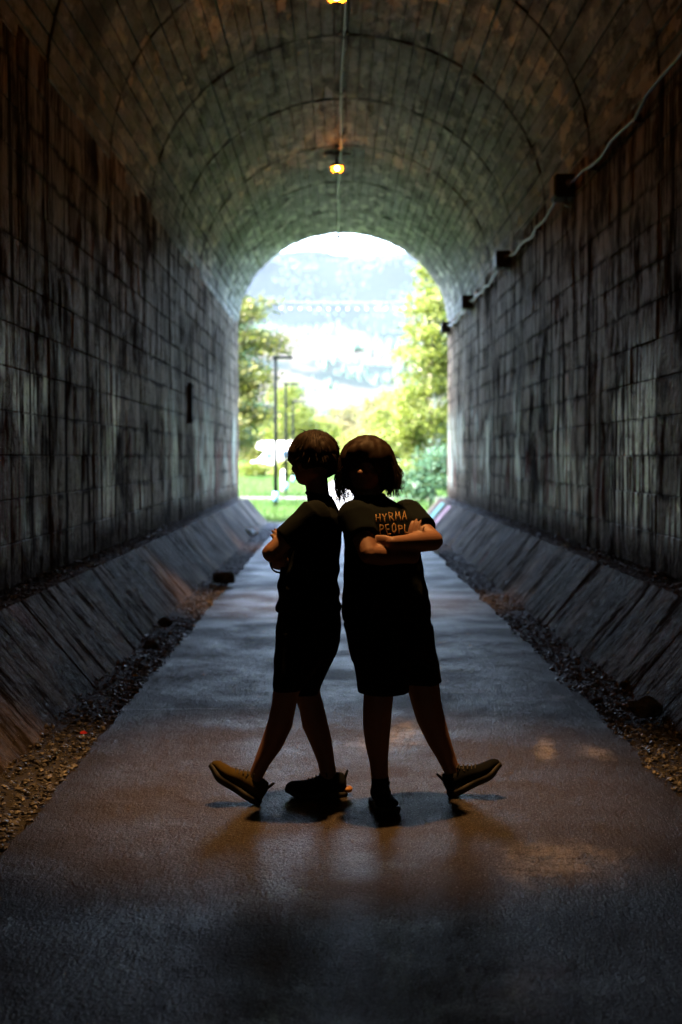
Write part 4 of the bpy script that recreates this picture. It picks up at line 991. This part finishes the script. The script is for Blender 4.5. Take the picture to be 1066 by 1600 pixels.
strands(bm, gen_a, 900, .0020)
for k in range(150):
    a = random.uniform(0, 2 * math.pi); e = random.uniform(-.25, 1.3); d_ = Vector((math.cos(a) * math.cos(e), math.sin(a) * math.cos(e), math.sin(e)))
    q = hc + Vector((d_.x * .105, d_.y * .098, d_.z * .093)); tn = Vector((d_.x, d_.y, -.6 - random.random())).normalized(); L = random.uniform(.02, .05); o_ = random.uniform(.1, .5)
    tube(bm, [q, q + (tn + d_ * o_) * L * .5, q + (tn + d_ * o_ * .6) * L], [.0012, .001, .0006], 4, caps=False)
for k in range(14):
    q = hc + Vector((random.uniform(-.05, .03), random.uniform(-.03, .03), .088)); tube(bm, [q, q + Vector((random.uniform(-.01, .01), 0, .012)), q + Vector((random.uniform(-.03, .015), 0, .016))], [.0012, .001, .0006], 4, caps=False)
bmo('strands', bm, 'hair', cap_, None, True)

# ---- long-haired person, chest turned to the right, looking at the camera
YB = 6.14
baseB = (P(640, 1262, 6.15).x, 6.15, 0)
B = empty('person', baseB); tag(B, 'long-haired person in lettered dark tee and wide shorts, arms crossed', 'person', 'two people standing back to back')
fB = Vector((.75, -.66, 0)).normalized(); yB = math.atan2(fB.y, fB.x)
bm = bmesh.new()
topB = P(572, 692, YB + .02); chinB = P(570, 766, YB); hB = Vector((-.22, -1, 0))
ptB = head_into(bm, topB, chinB.z, hB, 1.0)
tube(bm, [P(578, 800, YB + .02), P(576, 778, YB + .02), P(574, 755, YB + .03), P(573, 740, YB + .02)], [(.045, .045), (.053, .052), (.054, .052), (.05, .05)], 20, ref=(1, 0, 0))
def tloft(bm, rows, p=2.25, n=40):
    secs = []
    for (py, px, a, b, dy) in rows: q = P(px, py, YB + dy); secs.append((q.x, q.y, q.z, a, b, yB))
    loft(bm, secs, n, p)
tloft(bm, [(1010, 612, .12, .145, 0), (960, 604, .13, .155, 0), (910, 600, .125, .145, 0), (870, 598, .115, .14, 0), (830, 596, .105, .145, 0), (810, 592, .085, .125, 0), (798, 586, .06, .08, 0), (788, 580, .045, .05, 0)])
leg_into(bm, [(592, 990, 24, 6.09), (592, 1040, 23, 6.07), (592, 1082, 23, 6.04), (590, 1108, 22.5, 6.03), (589, 1135, 21.5, 6.03), (589.5, 1162, 18.5, 6.03), (592, 1190, 14.5, 6.04), (593.5, 1212, 13.2, 6.05), (595, 1238, 13, 6.05)])
leg_into(bm, [(630, 990, 24, 6.24), (650, 1040, 24, 6.25), (662, 1072, 26, 6.26), (666, 1096, 24, 6.25), (673, 1122, 22.5, 6.25), (684, 1152, 19, 6.25), (698, 1184, 14.5, 6.26), (708, 1208, 12.4, 6.26), (716, 1232, 12, 6.26)])
LsB, LeB, LwB = P(636, 806, 6.27), P(677, 845, 6.09), P(613, 848, 5.915)
RsB, ReB, RwB = P(555, 808, 6.02), P(577, 866, 5.905), P(646, 871, 6.02)
arm(bm, LsB, LeB, LwB, (.052, .046, .043, .027)); hand_into(bm, LwB, (-.85, .35, -.1), (.35, .9, 0), .5, thumb_side=1)
arm(bm, RsB, ReB, RwB, (.054, .048, .042, .027)); hand_into(bm, RwB, (.08, .12, .98), (.5, .8, 0), .5, thumb_side=1)
me = remesh(bm, .0046, 3, .5); mesh_part('body', me, 'skin_b', B, baseB)
bm = bmesh.new()
for s in (-1, 1): ball(bm, ptB(.50, .076, .031 * s), .012, seg=14)
ey = bmo('eyes', bm, 'eye_white', B, baseB, True); bm = bmesh.new()
for s in (-1, 1): ball(bm, ptB(.50, .0845, .031 * s), (.0055, .004, .0055), seg=12)
bmo('irises', bm, 'iris', ey, None, True)
# t-shirt
bm = bmesh.new()
tloft(bm, [(966, 606, .165, .205, 0), (955, 605.5, .166, .206, 0), (930, 603, .162, .200, 0), (905, 601, .155, .190, 0), (875, 599, .147, .182, 0), (850, 598, .142, .182, 0), (828, 596, .138, .186, 0), (808, 592, .125, .185, 0), (796, 588, .105, .160, 0), (786, 584, .082, .118, 0), (778, 580, .066, .082, 0), (773, 578, .060, .068, 0)])
for sh, el, w in ((LsB, LeB, .62), (RsB, ReB, .55)):
    e = sh.lerp(el, w); ball(bm, sh + Vector((0, 0, -.002)), .077, seg=20); tube(bm, [sh + Vector((0, 0, .004)), sh.lerp(el, .32), e, e + (e - sh) * .02], [.076, .072, .068, .065], 22)
me = remesh(bm, .0065, 5, .5)
def folds_b(p):
    low = max(0, min(1, (P(0, 860, YB).z - p.z) / .2)); k = .006 * nz((p.x * 6, p.y * 6, p.z * 13), 1.0, 5) + .004 * nz(p, 22, 2)
    return k * (.4 + low) + low * .008 * nz((p.x * 16, p.y * 16, p.z * 3), 1.0, 8)
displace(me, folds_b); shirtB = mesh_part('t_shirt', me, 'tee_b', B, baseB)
from mathutils.bvhtree import BVHTree
bvh = BVHTree.FromPolygons([v_.co.copy() for v_ in me.vertices], [tuple(p_.vertices) for p_ in me.polygons])
# hand-drawn lettering, projected on the cloth
GL = {'N': [[(0, 0), (0, 1)], [(0, 1), (.7, 0), (.7, 1)]], 'H': [[(0, 0), (0, 1)], [(.7, 0), (.7, 1)], [(0, .5), (.7, .5)]], 'Y': [[(0, 1), (.35, .5), (.7, 1)], [(.35, .5), (.35, 0)]],
      'R': [[(0, 0), (0, 1), (.6, .85), (.55, .55), (0, .5)], [(.2, .5), (.7, 0)]], 'M': [[(0, 0), (.1, 1), (.4, .4), (.7, 1), (.8, 0)]], 'A': [[(0, 0), (.4, 1), (.75, 0)], [(.15, .4), (.6, .4)]],
      'P': [[(0, 0), (0, 1), (.55, .9), (.6, .6), (0, .45)]], 'E': [[(.6, 1), (0, 1), (0, 0), (.6, 0)], [(0, .5), (.5, .5)]], 'O': [[(.3, 1), (0, .7), (.05, .2), (.35, 0), (.65, .3), (.6, .8), (.3, 1)]], 'L': [[(0, 1), (0, 0), (.55, 0)]]}
viewdir = Vector((.25, -.97, 0)).normalized()
def letter_strokes(word, a, b, h):
    """draws word between photo points a and b on the shirt front"""
    out = []; n = len(word)
    for i, ch in enumerate(word):
        ox = i / n; jx = random.uniform(-.012, .012); sc1 = random.uniform(.78, 1.15); dv = random.uniform(-1.6, 1.6); sk = random.uniform(-2.2, 2.2)
        for st in GL[ch]:
            line = []
            for (u0, v0), (u1, v1) in zip(st, st[1:]):
                for k in range(5):
                    u = u0 + (u1 - u0) * k / 4; v_ = v0 + (v1 - v0) * k / 4; t_ = ox + u * .92 / n + jx
                    line.append((a[0] + (b[0] - a[0]) * t_ + (-.14 * h + sk) * (v_ - .5) + random.uniform(-.25, .25), a[1] + (b[1] - a[1]) * t_ - v_ * h * sc1 + dv + random.uniform(-.25, .25)))
            out.append(line)
    return out
bm = bmesh.new()
for line in letter_strokes('HYRMA', (588, 816), (638, 812), 15) + letter_strokes('PEOPLE', (594, 835), (652, 829), 13.5):
    pts = []
    for (px, py) in line:
        o_ = CAMLOC; d_ = (P(px, py, 6.0) - CAMLOC).normalized(); hit = bvh.ray_cast(o_, d_, 9)
        if hit[0] is not None and (not pts or (hit[0] - pts[-1]).length > .0015): pts.append(hit[0] + hit[1] * .0008)
    if len(pts) > 1: tube(bm, pts, [(.0012, .0034)] * len(pts), 6, ref=-fB)
bmo('lettering', bm, 'print_ink', shirtB, None, True)
bm = bmesh.new(); ring = [P(578, 775, YB) + Vector((.062 * math.cos(a), .062 * math.sin(a), .012 * math.sin(a))) for a in np.linspace(0, 2 * math.pi, 33)]
tube(bm, ring, .008, 8, caps=False); bmo('collar', bm, 'tee_b', B, baseB, True)
# shorts
bm = bmesh.new()
tloft(bm, [(950, 606, .158, .196, 0), (975, 607, .165, .20, 0), (1000, 611, .165, .20, 0), (1030, 616, .160, .20, 0)][::-1])
px_loft(bm, [(975, 538, 640, .12, -.06), (1010, 546, 642, .125, -.07), (1045, 555, 640, .125, -.075), (1070, 559, 638, .125, -.08), (1082, 560, 638, .125, -.08)][::-1], YB)
px_loft(bm, [(975, 575, 677, .12, .09), (1010, 592, 681, .12, .10), (1040, 606, 687, .118, .11), (1066, 614, 691, .115, .115)][::-1], YB)
me = remesh(bm, .0065, 4, .5); displace(me, lambda p: .007 * nz((p.x * 12, p.y * 12, p.z * 3), 1.0, 4) + .003 * nz(p, 18)); mesh_part('shorts', me, 'shorts_b', B, baseB)
shoe(B, baseB, Vector((P(590, 1250, 6.17).x, 6.15, 0.0)), R(-80), 0, 'shoe_dark', 'sole_dark', .262, label='dark sneaker pointing at the camera')
shoe(B, baseB, Vector((P(704, 1250, 6.26).x, 6.26, 0.0)), R(-4), R(27), 'shoe_dark', 'sole_dark', .265, label='dark sneaker with raised toe')
for (px, py, px2, py2, yy) in ((594, 1214, 595, 1240, 6.05), (707, 1206, 713, 1226, 6.26)):
    bm = bmesh.new(); tube(bm, [P(px, py, yy), P(px2, py2, yy)], [.0385, .041], 18); bmo('sock', bm, 'sock', B, baseB, True)
# hair: wavy, shoulder length
bm = bmesh.new(); hcB = P(574, 722, YB + .03)
ball(bm, hcB + Vector((0, -.004, .012)), (.110, .112, .100), None, 32); ball(bm, ptB(.22, .045, 0), (.075, .062, .05), None, 24); ball(bm, P(574, 742, YB + .07), (.100, .070, .10), None, 28)
ball(bm, P(545, 738, YB + .03), (.028, .055, .075), None, 18); ball(bm, P(602, 736, YB + .03), (.032, .055, .075), None, 18)
# keep the face clear: carve by removing verts in front after remesh
me = remesh(bm, .006, 6, .5)
def hair_b(p):
    d = .003 + .008 * nz((p.x * 34, p.y * 34, p.z * 9), 1.0) + .003 * nz(p, 22)
    fx = (p.x - ptB(.5, 0, 0).x) / .046; fz = (p.z - ptB(.74, 0, 0).z) / .064
    if p.y < hcB.y - .02 and fx * fx + fz * fz < 1.15: d -= .065 * min(1, 1.6 * (1.15 - fx * fx - fz * fz))
    return d
displace(me, hair_b); capB = mesh_part('hair', me, 'hair', B, baseB)
bm = bmesh.new()
def gen_b(k):
    a = random.uniform(0, 2 * math.pi); dx, dy = math.cos(a), math.sin(a)
    if dy < -.45: return None
    pts = []; drop = random.uniform(.0, 1.0); zend = P(0, 748 + (16 if dx > .3 else 34) * drop, YB).z; zmid = hcB.z - .01
    ph = random.random() * 6; am = random.uniform(.004, .016); fr = random.uniform(50, 90); out = random.uniform(.95, 1.10)
    for i in range(5):
        e = math.pi / 2 * .92 * (1 - i / 5); pts.append(hcB + Vector((0, .012, .012)) + Vector((dx * .118 * math.cos(e), dy * .110 * math.cos(e), .101 * math.sin(e))) * 1.01)
    n_ = 10
    for i in range(n_ + 1):
        t_ = i / n_; z = zmid + (zend - zmid) * t_; flare = 1.0 + .12 * math.sin(t_ * 2.6) * out - .10 * t_ * (dx < 0) + .05 * t_ * (dx > 0)
        q = Vector((hcB.x + dx * .116 * flare * out, hcB.y + .012 + dy * .108 * flare, z)); w = am * (.3 + t_)
        pts.append(q + Vector((w * math.sin(fr * (zmid - z) + ph) + .004 * nz(q, 20, k), w * math.cos(fr * (zmid - z) + ph), 0)))
    if random.random() < .5:
        q = pts[-1]; s = 1 if dx > 0 else -1; pts += [q + Vector((.012 * s, 0, -.006)), q + Vector((.020 * s, 0, .004))]
    return pts
strands(bm, gen_b, 900, .0026)
for k in range(130):
    s = 1 if k % 4 else -1; yy = YB + random.uniform(-.03, .07)
    a_ = P(random.uniform(600, 611), random.uniform(712, 738), yy) if s > 0 else P(random.uniform(535, 541), random.uniform(722, 742), yy)
    cl = (k % 9) / 8; e_ = P(601 + 21 * cl + random.uniform(-1.5, 1.5), 763 + 9 * math.sin(cl * 3) + random.uniform(-4, 6), yy) if s > 0 else P(528 + 12 * cl + random.uniform(-1, 1), random.uniform(766, 788), yy)
    ph = cl * 9; am = random.uniform(.004, .009); pts = []
    for i in range(11):
        t_ = i / 10; q = a_.lerp(e_, t_) + Vector((s * .016 * math.sin(math.pi * t_), 0, 0)); pts.append(q + Vector((am * math.sin(7.5 * t_ + ph), am * math.cos(7.5 * t_ + ph), 0)))
    if k % 3 == 0: pts += [pts[-1] + Vector((s * .007, 0, -.004)), pts[-1] + Vector((s * .012, 0, .004))]
    tube(bm, pts, [.0024 * (1 - .6 * i / (len(pts) - 1)) for i in range(len(pts))], 4, caps=False)
for k in range(26):
    s = 1 if k % 4 else -1; q = P(612 if s > 0 else 534, random.uniform(715, 770), YB + .02); L = random.uniform(.02, .05); u = random.uniform(-.5, 1.0)
    tube(bm, [q, q + Vector((s * L * .5, 0, L * .35 * u)), q + Vector((s * L * .85, 0, L * .2 * u)), q + Vector((s * L, 0, -L * .25))], [.0016, .0014, .0011, .0006], 4, caps=False)
bmo('strands', bm, 'hair', capB, None, True)
